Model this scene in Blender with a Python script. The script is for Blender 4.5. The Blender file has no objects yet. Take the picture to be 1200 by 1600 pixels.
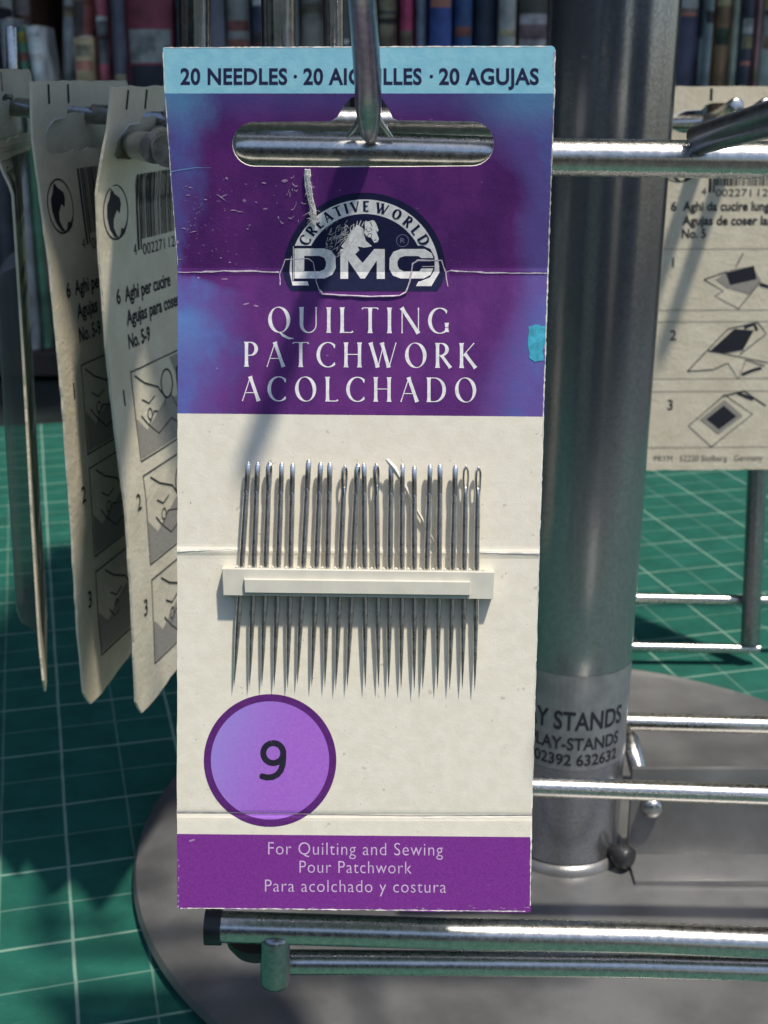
import bpy, bmesh, math, random
from math import sin, cos, tan, pi, radians, hypot, atan2, sqrt
from mathutils import Vector, Matrix
from mathutils.geometry import tessellate_polygon
random.seed(7)
R = radians
MM = 0.001
sc = bpy.context.scene

# ------------------------------------------------------------------ camera
FPX, PITCH, HCAM = 2080.0, R(18.1), 188.0         # focal length in photo pixels, tilt down, height over the mat (mm)
cd = bpy.data.cameras.new('camera'); cam = bpy.data.objects.new('camera', cd); sc.collection.objects.link(cam)
cam.location = (0, 0, HCAM*MM); cam.rotation_euler = (pi/2 - PITCH, 0, 0)
cd.sensor_fit = 'VERTICAL'; cd.sensor_height = 36.0; cd.sensor_width = 27.0
cd.lens = 36.0*FPX/1600.0; cd.clip_start = 0.01; cd.clip_end = 50
cd.dof.use_dof = True; cd.dof.focus_distance = 0.187; cd.dof.aperture_fstop = 60
sc.camera = cam
# ------------------------------------------------------------------ sky, sun, exposure
SUN = Vector((-1.15, 1.454, -4.43)).normalized()
w = bpy.data.worlds.new('World'); sc.world = w; w.use_nodes = True
nt = w.node_tree; bg = nt.nodes['Background']
sky = nt.nodes.new('ShaderNodeTexSky'); sky.sky_type = 'NISHITA'; sky.sun_disc = False
sky.sun_elevation = math.asin(-SUN.z); sky.sun_rotation = atan2(-SUN.x, -SUN.y)
nt.links.new(sky.outputs[0], bg.inputs[0]); bg.inputs[1].default_value = 0.145
sd = bpy.data.lights.new('sun', 'SUN'); sd.energy = 3.8; sd.angle = R(2.6); sd.color = (1, .93, .80)
so = bpy.data.objects.new('sun', sd); sc.collection.objects.link(so)
so.rotation_euler = SUN.to_track_quat('-Z', 'Y').to_euler()
so.location = (0.3, -0.4, 1.2)
sc.view_settings.view_transform = 'Standard'; sc.view_settings.look = 'None'
sc.view_settings.exposure = 0.18; sc.view_settings.gamma = 1

# ------------------------------------------------------------------ helpers
CS, SN = cos(PITCH), sin(PITCH)
def U3(px, py, d):                       # photo pixel at optical depth d (mm) -> point in the world (mm)
    a = (px-600)/FPX*d; b = (800-py)/FPX*d
    return Vector((a, d*CS + b*SN, HCAM - d*SN + b*CS))
def atY(px, py, Y):                      # the point on the ray of a pixel at world Y
    p = U3(px, py, 1.0) - Vector((0, 0, HCAM)); t = Y/p.y
    return Vector((0, 0, HCAM)) + p*t
def atZ(px, py, Z):
    p = U3(px, py, 1.0) - Vector((0, 0, HCAM)); t = (Z-HCAM)/p.z
    return Vector((0, 0, HCAM)) + p*t
def lerp(tab, y, k=1):
    if y <= tab[0][0]: a, b = tab[0], tab[1]
    elif y >= tab[-1][0]: a, b = tab[-2], tab[-1]
    else:
        for a, b in zip(tab, tab[1:]):
            if a[0] <= y <= b[0]: break
    return a[k] + (b[k]-a[k])*(y-a[0])/(b[0]-a[0])

ORG = {}
def empty(name, loc_mm, label=None, cat=None, group=None):
    o = bpy.data.objects.new(name, None); sc.collection.objects.link(o)
    o.location = Vector(loc_mm)*MM; o.empty_display_size = .01; ORG[o.name] = Vector(loc_mm)
    tag(o, label, cat, group); return o
def tag(o, label=None, cat=None, group=None, kind=None):
    if label: o['label'] = label
    if cat: o['category'] = cat
    if group: o['group'] = group
    if kind: o['kind'] = kind
    return o
def link(name, bm, mats, parent=None, org=None, smooth=None, label=None):
    """a bmesh in world millimetres becomes ONE mesh object"""
    if parent is not None: org = ORG[parent.name]
    if org is None: org = Vector((0, 0, 0))
    org = Vector(org)
    for v in bm.verts: v.co = (v.co - org)*MM
    me = bpy.data.meshes.new(name); bm.to_mesh(me); bm.free()
    for m in (mats if isinstance(mats, (list, tuple)) else [mats]): me.materials.append(m)
    if smooth is not None:
        for p in me.polygons: p.use_smooth = True
        if smooth < 180: me.set_sharp_from_angle(angle=R(smooth))
    o = bpy.data.objects.new(name, me); sc.collection.objects.link(o); ORG[o.name] = org
    if parent is not None: o.parent = parent
    else: o.location = org*MM
    if label: o['label'] = label
    return o
def dup(o, parent=None):
    c = o.copy(); sc.collection.objects.link(c); c.parent = parent
    for ch in list(o.children): dup(ch, c)
    return c

def tube(bm, pts, r, seg=20, caps=True, dome=False, mi=0):
    pts = [Vector(p) for p in pts]; n = len(pts)
    rs = r if isinstance(r, (list, tuple)) else [r]*n
    if dome:                              # rounded ends
        a = (pts[0]-pts[1]).normalized(); b = (pts[-1]-pts[-2]).normalized()
        pre = [pts[0]+a*rs[0]*k for k in (.42, .3)]; post = [pts[-1]+b*rs[-1]*k for k in (.3, .42)]
        pts = pre+pts+post; rs = [rs[0]*.6, rs[0]*.9]+list(rs)+[rs[-1]*.9, rs[-1]*.6]; n += 4
    t0 = (pts[1]-pts[0]).normalized()
    up = Vector((0, 0, 1)) if abs(t0.z) < .9 else Vector((1, 0, 0))
    u = t0.cross(up).normalized(); rings = []
    for i in range(n):
        t = ((pts[min(i+1, n-1)]-pts[i]).normalized() + (pts[i]-pts[max(i-1, 0)]).normalized()).normalized()
        u = (u - t*u.dot(t)).normalized(); v = t.cross(u)
        rings.append([bm.verts.new(pts[i] + (u*cos(2*pi*k/seg) + v*sin(2*pi*k/seg))*rs[i]) for k in range(seg)])
    fs = []
    for a, b in zip(rings, rings[1:]):
        for k in range(seg): fs.append(bm.faces.new((a[k], a[(k+1) % seg], b[(k+1) % seg], b[k])))
    if caps: fs.append(bm.faces.new(rings[0][::-1])); fs.append(bm.faces.new(rings[-1]))
    for f in fs: f.material_index = mi
    return bm
def box(bm, c, s, rot=None, bev=0.0, mi=0):
    c = Vector(c); vs = []
    for dx in (-.5, .5):
        for dy in (-.5, .5):
            for dz in (-.5, .5):
                q = Vector((dx*s[0], dy*s[1], dz*s[2]))
                if rot is not None: q = rot @ q
                vs.append(bm.verts.new(c+q))
    fs = [bm.faces.new([vs[i] for i in f]) for f in ((0, 1, 3, 2), (4, 6, 7, 5), (0, 4, 5, 1), (2, 3, 7, 6), (0, 2, 6, 4), (1, 5, 7, 3))]
    for f in fs: f.material_index = mi
    if bev:
        es = list({e for f in fs for e in f.edges})
        bmesh.ops.bevel(bm, geom=es, offset=bev, segments=2, profile=.6, affect='EDGES', material=-1)
    return bm
def lathe(bm, c, prof, seg=64, mi=0):
    c = Vector(c); rings = []
    for r, z in prof:
        rings.append([bm.verts.new(c+Vector((r*cos(2*pi*k/seg), r*sin(2*pi*k/seg), z))) for k in range(seg)] if r > 1e-6 else [bm.verts.new(c+Vector((0, 0, z)))])
    for a, b in zip(rings, rings[1:]):
        for k in range(seg):
            q = [a[k % len(a)], a[(k+1) % len(a)], b[(k+1) % len(b)], b[k % len(b)]]
            q = list(dict.fromkeys(q)); f = bm.faces.new(q); f.material_index = mi
    bmesh.ops.recalc_face_normals(bm, faces=bm.faces)
    return bm

# ---- flat artwork laid onto a surface -----------------------------------------------------------
_glyph = {}
def text_tris(s, weight=0.0, spacing=1.0):
    key = (s, weight, spacing)
    if key not in _glyph:
        cu = bpy.data.curves.new('t', 'FONT'); cu.body = s; cu.offset = weight; cu.resolution_u = 4; cu.space_character = spacing
        cu.fill_mode = 'FRONT'; cu.size = 1
        o = bpy.data.objects.new('t', cu); sc.collection.objects.link(o)
        dg = bpy.context.evaluated_depsgraph_get(); ev = o.evaluated_get(dg); me = ev.to_mesh()
        V = [(v.co.x, v.co.y) for v in me.vertices]; F = [tuple(p.vertices) for p in me.polygons]
        ev.to_mesh_clear(); bpy.data.objects.remove(o); bpy.data.curves.remove(cu)
        _glyph[key] = (V, F)
    return _glyph[key]
CAPH = None
class Art:
    def __init__(s): s.V = []; s.F = []; s.n = 0
    def raw(s, V, F, mi):
        k = len(s.V); s.V += [(x, y, s.n) for x, y in V]; s.F += [(tuple(i+k for i in f), mi) for f in F]; s.n += 1
    def poly(s, outer, holes=(), mi=0):
        loops = [outer]+list(holes); allp = [p for l in loops for p in l]
        T = tessellate_polygon([[Vector((p[0], p[1], 0)) for p in l] for l in loops])
        s.raw([tuple(p) for p in allp], [t for t in T if len(set(t)) == 3], mi)
    def stroke(s, pts, wd, mi=0, closed=False):
        pts = [Vector(p[:2]) for p in pts]
        if closed: pts = pts+[pts[0]]
        n = len(pts); ws = wd if isinstance(wd, (list, tuple)) else [wd]*n; A = []; B = []
        for i in range(n):
            if closed and i in (0, n-1): t = (pts[1]-pts[0]).normalized()+(pts[-1]-pts[-2]).normalized()
            else: t = (pts[min(i+1, n-1)]-pts[i]).normalized() + (pts[i]-pts[max(i-1, 0)]).normalized()
            if t.length < 1e-6: t = pts[min(i+1, n-1)]-pts[max(i-1, 0)]
            t.normalize(); m = Vector((-t.y, t.x))
            A.append(tuple(pts[i]+m*ws[i]/2)); B.append(tuple(pts[i]-m*ws[i]/2))
        s.raw(A+B, [(i, i+1, n+i+1, n+i) for i in range(n-1)], mi)
    def text(s, t, x0, x1, base, cap, mi=0, weight=0.0, drop=0.0, spacing=1.0):
        """x0..x1 is the width to fill (x1 None keeps the font's own proportions), y grows downwards"""
        global CAPH
        if CAPH is None: CAPH = max(v[1] for v in text_tris('H')[0])
        V, F = text_tris(t, weight, spacing); a = min(v[0] for v in V); b = max(v[0] for v in V)
        sy = cap/CAPH; sx = sy if x1 is None else (x1-x0)/(b-a)
        s.raw([(x0+(v[0]-a)*sx, base - v[1]*sy + drop*(v[0]-a)/(b-a)) for v in V], F, mi)
    def ring(s, c, r0, r1, mi=0, n=72, e=1.0):
        o = [(c[0]+r1*cos(2*pi*k/n), c[1]+e*r1*sin(2*pi*k/n)) for k in range(n)]
        i = [(c[0]+r0*cos(2*pi*k/n), c[1]+e*r0*sin(2*pi*k/n)) for k in range(n)]
        s.raw(o+i, [(k, (k+1) % n, n+(k+1) % n, n+k) for k in range(n)], mi)
    def disc(s, c, r, mi=0, n=48, e=1.0):
        s.poly([(c[0]+r*cos(2*pi*k/n), c[1]+e*r*sin(2*pi*k/n)) for k in range(n)], mi=mi)
    def build(s, name, fmap, mats, parent, off=.05, step=.004, ycuts=(), xcuts=(), uvf=None, label=None):
        bm = bmesh.new(); lay = bm.verts.layers.float.new('h')
        vs = []
        for x, y, n in s.V:
            v = bm.verts.new((x, y, 0)); v[lay] = n; vs.append(v)
        for f, mi in s.F:
            try: bm.faces.new([vs[i] for i in f]).material_index = mi
            except ValueError: pass
        for y in ycuts: bmesh.ops.bisect_plane(bm, geom=bm.verts[:]+bm.edges[:]+bm.faces[:], plane_co=(0, y, 0), plane_no=(0, 1, 0))
        for x in xcuts: bmesh.ops.bisect_plane(bm, geom=bm.verts[:]+bm.edges[:]+bm.faces[:], plane_co=(x, 0, 0), plane_no=(1, 0, 0))
        if uvf:
            uvl = bm.loops.layers.uv.new('UVMap')
            for f in bm.faces:
                for l in f.loops: l[uvl].uv = uvf(l.vert.co.x, l.vert.co.y)
        for v in bm.verts: v.co = fmap(v.co.x, v.co.y, off + step*v[lay])
        return link(name, bm, mats, parent, label=label)
def sheet(name, outer, holes, fmap, th, mats, parent, ycuts=(), xcuts=(), uvf=None, label=None):
    """a card: printed front (material 0), bare edges and back (material 1), thickness th"""
    loops = [outer]+list(holes); bm = bmesh.new(); vs = [bm.verts.new((p[0], p[1], 0)) for l in loops for p in l]
    for t in tessellate_polygon([[Vector((p[0], p[1], 0)) for p in l] for l in loops]):
        try: bm.faces.new([vs[i] for i in t])
        except ValueError: pass
    for y in ycuts: bmesh.ops.bisect_plane(bm, geom=bm.verts[:]+bm.edges[:]+bm.faces[:], plane_co=(0, y, 0), plane_no=(0, 1, 0))
    for x in xcuts: bmesh.ops.bisect_plane(bm, geom=bm.verts[:]+bm.edges[:]+bm.faces[:], plane_co=(x, 0, 0), plane_no=(1, 0, 0))
    uvl = bm.loops.layers.uv.new('UVMap'); front = bm.faces[:]; bv = {}
    rim = [e for e in bm.edges if len(e.link_faces) == 1]; fv = bm.verts[:]
    for v in fv: bv[v] = bm.verts.new((v.co.x, v.co.y, 1))
    for f in front:
        g = bm.faces.new([bv[v] for v in reversed(f.verts[:])]); g.material_index = 1
    for e in rim:
        a, b = e.verts; g = bm.faces.new((a, b, bv[b], bv[a])); g.material_index = 1
    if uvf:
        for f in bm.faces:
            for l in f.loops: l[uvl].uv = uvf(l.vert.co.x, l.vert.co.y)
    for v in bm.verts: v.co = fmap(v.co.x, v.co.y, -th*v.co.z)
    bmesh.ops.recalc_face_normals(bm, faces=bm.faces)
    return link(name, bm, mats, parent, label=label)

# ------------------------------------------------------------------ materials
class NT:
    def __init__(s, name):
        s.m = bpy.data.materials.new(name); s.m.use_nodes = True; s.t = s.m.node_tree
        s.b = s.t.nodes['Principled BSDF']; s.out = s.t.nodes['Material Output']
    def n(s, ty, **kw):
        nd = s.t.nodes.new(ty)
        for k, v in kw.items(): setattr(nd, k, v)
        return nd
    def put(s, sock, v):
        if hasattr(v, 'is_output'): s.t.links.new(v, sock)
        elif isinstance(v, tuple) and len(v) == 3 and sock.type == 'RGBA': sock.default_value = (*v, 1)
        else: sock.default_value = v
    def math(s, op, a, b=0.0, c=0.0, clamp=False):
        nd = s.n('ShaderNodeMath', operation=op, use_clamp=clamp)
        for i, v in enumerate((a, b, c)): s.put(nd.inputs[i], v)
        return nd.outputs[0]
    def mix(s, f, a, b):
        nd = s.n('ShaderNodeMix', data_type='RGBA'); s.put(nd.inputs[0], f); s.put(nd.inputs[6], a); s.put(nd.inputs[7], b)
        return nd.outputs[2]
    def ramp(s, x, lo, hi, a=0.0, b=1.0):
        nd = s.n('ShaderNodeMapRange', interpolation_type='SMOOTHSTEP'); s.put(nd.inputs[0], x)
        for i, v in enumerate((lo, hi, a, b)): s.put(nd.inputs[i+1], v)
        return nd.outputs[0]
    def coord(s, kind='Object'): return s.n('ShaderNodeTexCoord').outputs[kind]
    def noise(s, vec, scale, detail=4, rough=.55, stretch=None):
        if stretch:
            mp = s.n('ShaderNodeMapping'); s.t.links.new(vec, mp.inputs[0]); mp.inputs['Scale'].default_value = stretch; vec = mp.outputs[0]
        nd = s.n('ShaderNodeTexNoise'); s.t.links.new(vec, nd.inputs['Vector']); nd.inputs['Scale'].default_value = scale
        nd.inputs['Detail'].default_value = detail; nd.inputs['Roughness'].default_value = rough
        return nd.outputs[0]
    def bump(s, h, strength=.3, dist=.0001):
        nd = s.n('ShaderNodeBump'); s.put(nd.inputs['Height'], h); nd.inputs['Strength'].default_value = strength
        nd.inputs['Distance'].default_value = dist; s.t.links.new(nd.outputs[0], s.b.inputs['Normal'])
    def set(s, **kw):
        for k, v in kw.items(): s.put(s.b.inputs[k.replace('_', ' ')], v)
        return s.m
def mottled(name, col, rough=.6, metal=0.0, var=.25, scale=300, bump=.25, bscale=4000, bdist=.00008, spec=.5):
    t = NT(name); c = t.coord(); n1 = t.noise(c, scale, 5)
    f = t.ramp(n1, .3, .7); a = tuple(x*(1-var) for x in col); b = tuple(min(1, x*(1+var)) for x in col)
    t.set(Base_Color=t.mix(f, a, b), Roughness=t.math('MULTIPLY_ADD', n1, .2, rough-.1), Metallic=metal)
    t.b.inputs['Specular IOR Level'].default_value = spec
    if bump: t.bump(t.noise(c, bscale, 4), bump, bdist)
    return t.m

def card_print_material():
    t = NT('printed_card_front'); uv = t.n('ShaderNodeUVMap', uv_map='UVMap').outputs[0]
    sp = t.n('ShaderNodeSeparateXYZ'); t.t.links.new(uv, sp.inputs[0]); Uc, Vc = sp.outputs[0], sp.outputs[1]
    oc = t.coord(); blot = t.noise(uv, 9, 5, .6); fine = t.noise(oc, 3500, 5, .65); mid = t.noise(oc, 500, 4)
    inv = t.math('SUBTRACT', 1.0, Uc); bl = t.math('SUBTRACT', blot, .5)
    # blue water-colour bleed printed along the sides of the purple field
    le = t.math('MULTIPLY_ADD', bl, .16, Uc)
    lw = t.math('ADD', t.math('MULTIPLY', t.ramp(Vc, .40, .28), .085), t.math('MULTIPLY', t.math('MULTIPLY', t.ramp(Vc, .425, .46), t.ramp(Vc, .66, .56, .75, 1.0)), .19))
    lw = t.math('ADD', lw, t.math('MULTIPLY', t.ramp(Vc, .25, .17), .025))
    lf = t.math('SUBTRACT', 1.0, t.math('DIVIDE', le, t.math('ADD', lw, .03)), clamp=True)
    re = t.math('MULTIPLY_ADD', bl, -.14, inv)
    rw = t.math('ADD', t.math('MULTIPLY', t.ramp(Vc, .31, .17), .20), t.math('ADD', .10, t.math('MULTIPLY', t.ramp(Vc, .43, .62), .13)))
    rf = t.math('SUBTRACT', 1.0, t.math('DIVIDE', re, rw), clamp=True)
    bf = t.math('MAXIMUM', t.ramp(lf, 0, .75), t.ramp(rf, 0, .85))
    topf = t.math('MULTIPLY', t.ramp(Vc, .205, .146), .6)
    pv = t.mix(t.ramp(blot, .35, .7), (.085, .016, .145), (.14, .027, .195))
    pv = t.mix(t.math('MULTIPLY', t.ramp(fine, .35, .75), .35), pv, (.14, .04, .2))
    pv = t.mix(topf, pv, (.08, .085, .30))
    blue = t.mix(t.ramp(blot, .3, .6), (.10, .15, .44), (.125, .09, .33))
    bb = t.math('MULTIPLY', t.ramp(Vc, .47, .5), t.math('MULTIPLY', t.ramp(Vc, .6, .5), t.ramp(Uc, .14, .0)))
    blue = t.mix(t.math('MULTIPLY', bb, .6), blue, (.10, .30, .62))
    blue = t.mix(t.math('MULTIPLY', t.ramp(Vc, .23, .15), .7), blue, (.12, .36, .58))
    purple = t.mix(t.math('MULTIPLY', bf, .92), pv, blue)
    # worn flecks where the ink is rubbed off
    fl = t.noise(oc, 1100, 3, .5, stretch=(1, 1, 1.6)); zone = t.math('MULTIPLY', t.ramp(Uc, .5, .15), t.math('MULTIPLY', t.ramp(Vc, .265, .29), t.ramp(Vc, .44, .36)))
    th = t.math('MULTIPLY_ADD', zone, -.05, .745)
    flk = t.ramp(t.math('SUBTRACT', fl, th), 0, .04)
    purple = t.mix(t.math('MULTIPLY', flk, .6), purple, (.5, .42, .5))
    band = t.mix(t.ramp(mid, .3, .7), (.215, .50, .63), (.265, .56, .67))
    cream = t.mix(t.ramp(mid, .3, .7), (.74, .69, .575), (.79, .745, .635))
    cream = t.mix(t.math('MULTIPLY', t.ramp(t.noise(oc, 900, 2, .4), .72, .76), .5), cream, (.42, .38, .33))
    low = t.mix(t.ramp(fine, .3, .7), (.165, .025, .235), (.215, .04, .285))
    low = t.mix(t.math('MULTIPLY', flk, .35), low, (.5, .4, .5))
    def gt(edge): return t.math('GREATER_THAN', t.math('MULTIPLY_ADD', fine, .0012, Vc), edge)
    c = t.mix(gt(.1466), band, purple); c = t.mix(gt(.6466), c, cream); c = t.mix(gt(1.3036), c, low)
    inked = t.math('SUBTRACT', 1.0, t.math('MULTIPLY', gt(.6466), t.math('LESS_THAN', Vc, 1.303)))
    t.set(Base_Color=c, Roughness=t.math('MULTIPLY_ADD', inked, -.16, .62)); t.b.inputs['Specular IOR Level'].default_value = .35
    t.bump(t.math('ADD', fine, t.math('MULTIPLY', mid, 2.0)), .22, .00012)
    return t.m

M = {}
M['card'] = card_print_material()
M['paper_edge'] = mottled('bare_card_edge', (.78, .75, .68), .8, bump=.3)
def ink(name, col, rough=.5, var=.12): return mottled(name, col, rough, var=var, scale=1500, bump=.1, spec=.3)
M['navy'] = ink('navy_ink', (.012, .014, .055)); M['white'] = ink('white_ink', (.84, .82, .80)); M['text_white'] = ink('title_white_ink', (.80, .78, .80))
M['black'] = ink('black_ink', (.022, .018, .035)); M['pink'] = ink('pale_lilac_ink', (.62, .45, .66)); M['ringp'] = ink('deep_purple_ink', (.105, .02, .165))
M['crease'] = mottled('cracked_white_fold', (.62, .52, .62), .8, var=.2, scale=2500)
M['rub'] = mottled('rubbed_ink', (.40, .26, .44), .8, var=.3, scale=2500)
M['crease_dark'] = ink('fold_line', (.40, .34, .36), .7); M['crease_blue'] = ink('pale_blue_fold', (.22, .42, .66), .7)
M['badge_line'] = ink('grey_lilac_line', (.22, .21, .34))
M['teal'] = mottled('teal_sticker', (.05, .36, .50), .45, var=.25, scale=900)
M['fibre'] = mottled('paper_fibre', (.72, .70, .68), .9, var=.1)
M['plastic'] = mottled('cream_plastic', (.60, .58, .50), .45, var=.05, scale=400, bump=.12, bscale=2500)
t = NT('lilac_badge'); uv = t.n('ShaderNodeUVMap', uv_map='UVMap').outputs[0]; sp = t.n('ShaderNodeSeparateXYZ'); t.t.links.new(uv, sp.inputs[0])
fn = t.noise(t.coord(), 2500, 5, .65)
cc = t.mix(t.ramp(t.math('MULTIPLY_ADD', sp.outputs[1], .35, sp.outputs[0]), -.1, .85), (.30, .25, .68), (.36, .125, .60))
t.set(Base_Color=t.mix(t.math('MULTIPLY', t.ramp(fn, .35, .75), .35), cc, (.46, .25, .66)), Roughness=.5); t.bump(fn, .2, .0001); M['badge'] = t.m
def metal_wire(name, col, rough, pit=.5):
    t = NT(name); c = t.coord(); n = t.noise(c, 900, 6, .7); g = t.noise(c, 120, 3)
    t.set(Base_Color=t.mix(t.ramp(n, .35, .7), tuple(x*.72 for x in col), col), Metallic=1.0, Roughness=t.math('MULTIPLY_ADD', n, .25, rough-.1))
    t.bump(t.math('ADD', n, t.math('MULTIPLY', g, 1.0)), pit*.35, .00008); return t.m
M['chrome'] = metal_wire('zinc_plated_wire', (.62, .61, .585), .26, .5); M['steel'] = metal_wire('needle_steel', (.86, .84, .80), .27, .06)
M['polished'] = metal_wire('polished_post_steel', (.66, .67, .7), .14, .08); M['darkwire'] = metal_wire('dull_dark_wire', (.43, .43, .43), .3, .5)
t = NT('hammered_grey_paint'); c = t.coord(); n = t.noise(c, 1300, 4, .6); g = t.noise(c, 60, 3)
t.set(Base_Color=t.mix(t.ramp(n, .3, .7), (.25, .255, .27), (.335, .34, .355)), Metallic=.8, Roughness=t.math('MULTIPLY_ADD', g, .1, .17)); t.bump(n, .2, .0001); M['paint'] = t.m
M['enamel'] = mottled('worn_grey_enamel', (.21, .21, .213), .33, .5, var=.22, scale=55, bump=.3, bscale=1300, bdist=.00015)
M['black_cap'] = mottled('black_plastic', (.022, .022, .025), .42, var=.3, bump=.2)
t = NT('silver_sticker'); n = t.noise(t.coord(), 250, 4)
t.set(Base_Color=t.mix(t.ramp(n, .3, .7), (.25, .255, .27), (.33, .335, .35)), Metallic=.6, Roughness=.36); M['sticker'] = t.m
t = NT('rough_packet_card'); c = t.coord(); n = t.noise(c, 130, 5, .6); f2 = t.noise(c, 900, 5, .65)
cc = t.mix(t.ramp(n, .3, .7), (.61, .545, .42), (.70, .635, .505)); cc = t.mix(t.math('MULTIPLY', t.ramp(f2, .6, .75), .35), cc, (.42, .36, .27))
t.set(Base_Color=cc, Roughness=.75); t.b.inputs['Specular IOR Level'].default_value = .25; t.bump(t.math('ADD', n, t.math('MULTIPLY', f2, .6)), .6, .0005); M['packet'] = t.m
M['packet_ink'] = ink('packet_black_ink', (.02, .02, .03)); M['packet_grey'] = ink('packet_grey_tint', (.30, .28, .25), .7); M['packet_line'] = ink('packet_thin_line', (.14, .13, .12), .7)
t = NT('clear_blister_plastic'); lw_ = t.n('ShaderNodeLayerWeight'); lw_.inputs[0].default_value = .35
tr = t.n('ShaderNodeBsdfTransparent'); tr.inputs[0].default_value = (.55, .58, .56, 1)
t.set(Base_Color=(.5, .52, .5), Roughness=.18); mx = t.n('ShaderNodeMixShader'); t.t.links.new(t.ramp(lw_.outputs['Facing'], .2, 1.0, .12, .6), mx.inputs[0])
t.t.links.new(tr.outputs[0], mx.inputs[1]); t.t.links.new(t.b.outputs[0], mx.inputs[2]); t.t.links.new(mx.outputs[0], t.out.inputs[0]); M['blister'] = t.m
# cutting mat: printed grid at 15 mm with fainter half lines
t = NT('green_cutting_mat'); c = t.coord(); sp = t.n('ShaderNodeSeparateXYZ'); t.t.links.new(c, sp.inputs[0])
wob = t.noise(c, 40, 2)
def gridline(axis, pitch, half):
    x = t.math('DIVIDE', t.math('MULTIPLY_ADD', wob, .0006, sp.outputs[axis]), pitch); fr = t.math('ABSOLUTE', t.math('SUBTRACT', t.math('FRACT', x), .5))
    return t.ramp(fr, .5-half*1.6, .5-half*.6)
g1 = t.math('MAXIMUM', gridline(0, .033, .010), gridline(1, .031, .011)); g2 = t.math('MAXIMUM', gridline(0, .0165, .014), gridline(1, .0155, .016)); g1 = t.math('MAXIMUM', g1, t.math('MULTIPLY', g2, .5))
wear = t.noise(c, 90, 5, .6); fine = t.noise(c, 1500, 4, .6)
gs = t.mix(t.ramp(wear, .3, .7), (.006, .085, .062), (.010, .118, .088)); scr = t.noise(c, 260, 3, .5, stretch=(1, 14, 1)); gs = t.mix(t.math('MULTIPLY', t.ramp(scr, .66, .72), .5), gs, (.10, .22, .18)); gs = t.mix(t.math('MULTIPLY', t.ramp(fine, .5, .8), .4), gs, (.018, .14, .108))
gc = t.mix(t.math('MULTIPLY', g1, t.ramp(wear, .2, .6, .45, .85)), gs, (.26, .40, .33))
t.set(Base_Color=gc, Roughness=.62); t.bump(fine, .3, .0002); M['mat'] = t.m
M['table'] = mottled('dark_table_top', (.022, .032, .03), .55, var=.3, scale=30)
M['wood'] = mottled('dark_bookcase_wood', (.045, .032, .025), .6, var=.4, scale=25)

# ------------------------------------------------------------------ the setting
CUTX = [-2400+600*i for i in range(9)]
ground = bmesh.new(); box(ground, (0, 1500, -745), (9000, 9000, 20))
tag(link('ground', ground, mottled('stall_floor', (.12, .115, .105), .8, scale=8, bump=.2, bscale=60, bdist=.002)), kind='structure')
tb = empty('display_table', (0, 430, -735), 'dark long table under the green cutting mat and the bookcase', 'table')
b = bmesh.new(); box(b, (0, 430, -17), (1700, 1300, 28), bev=3); link('tabletop', b, M['table'], tb)
for sx in (-1, 1):
    for sy in (-1, 1):
        b = bmesh.new(); box(b, (sx*790, 430+sy*590, -383), (50, 50, 703.5)); link('leg', b, M['table'], tb)
b = bmesh.new(); box(b, (0, 0, -1.5), (900, 740, 2.6), bev=.6)
cm = link('cutting_mat', b, M['mat'], org=(0, 0, 0)); cm.rotation_euler = (0, 0, R(14.6)); cm.location = (-.0385, .3967, 0)
tag(cm, 'green cutting mat printed with a worn pale grid, lying under the grey stand', 'cutting mat')
canvas = mottled('faded_canvas', (.16, .15, .13), .85, scale=6, bump=.2, bscale=900, bdist=.0004); dark = mottled('dark_canvas', (.035, .035, .038), .9, scale=6, bump=.2, bscale=900, bdist=.0004)
cn = empty('shade_canopy', (0, 1200, -735), 'unseen faded canvas canopy on posts, added to shade the bookcase', 'canopy')  # canopy and posts added out of view to keep the books in shade
b = bmesh.new(); n = 16
vs = [[b.verts.new((-2000+250*i, y, z+ (18*sin(i*1.9) if k in (1, 2) else 0))) for i in range(n+1)] for k, (y, z) in enumerate(((290, 1440), (295, 1530), (1300, 1700), (2400, 1480)))]
for p_, q_ in zip(vs, vs[1:]):
    for k in range(n): b.faces.new((p_[k], p_[k+1], q_[k+1], q_[k]))
o = link('shade_cloth', b, canvas, cn, smooth=60)
for x, y in ((-1900, 320), (1900, 320), (-1900, 2360), (1900, 2360)):
    b = bmesh.new(); tube(b, [(x, y, -735), (x, y, 1478 if y < 1000 else 1465)], 20, 16); link('post', b, M['table'], cn)
for nm_, x0, x1, lb in (('reflection_screen', -3000, 400, 'unseen dark canvas screen added behind the camera on the left for reflections'), ('reflection_screen', 720, 3000, 'unseen dark canvas screen added behind the camera on the right for reflections')):  # unseen screens added for dark reflections; the gap leaves a streak on the metal
    b = bmesh.new(); m_ = 14; lo = []
    for k in range(m_*6+1):
        x = x0+(x1-x0)*k/(m_*6); y = -1500+22*sin(k*1.05)
        lo.append((b.verts.new((x, y, -735)), b.verts.new((x, y, 760))))
    for p_, q_ in zip(lo, lo[1:]): b.faces.new((p_[0], q_[0], q_[1], p_[1]))
    o = link(nm_, b, dark, None, org=((x0+x1)/2, -1500, -735), smooth=80); tag(o, lb, 'canvas screen')
b = bmesh.new(); lo = [(b.verts.new((-1500+22*sin(k*1.05), -1500+40*k, -735)), b.verts.new((-1500+22*sin(k*1.05), -1500+40*k, 760))) for k in range(90)]
for p_, q_ in zip(lo, lo[1:]): b.faces.new((p_[0], q_[0], q_[1], p_[1]))
tag(link('reflection_screen', b, dark, None, org=(-1500, 200, -735), smooth=80), 'unseen dark canvas screen added at the left side for reflections', 'canvas screen')  # added out of view so the pole's left edge reflects dark

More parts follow.
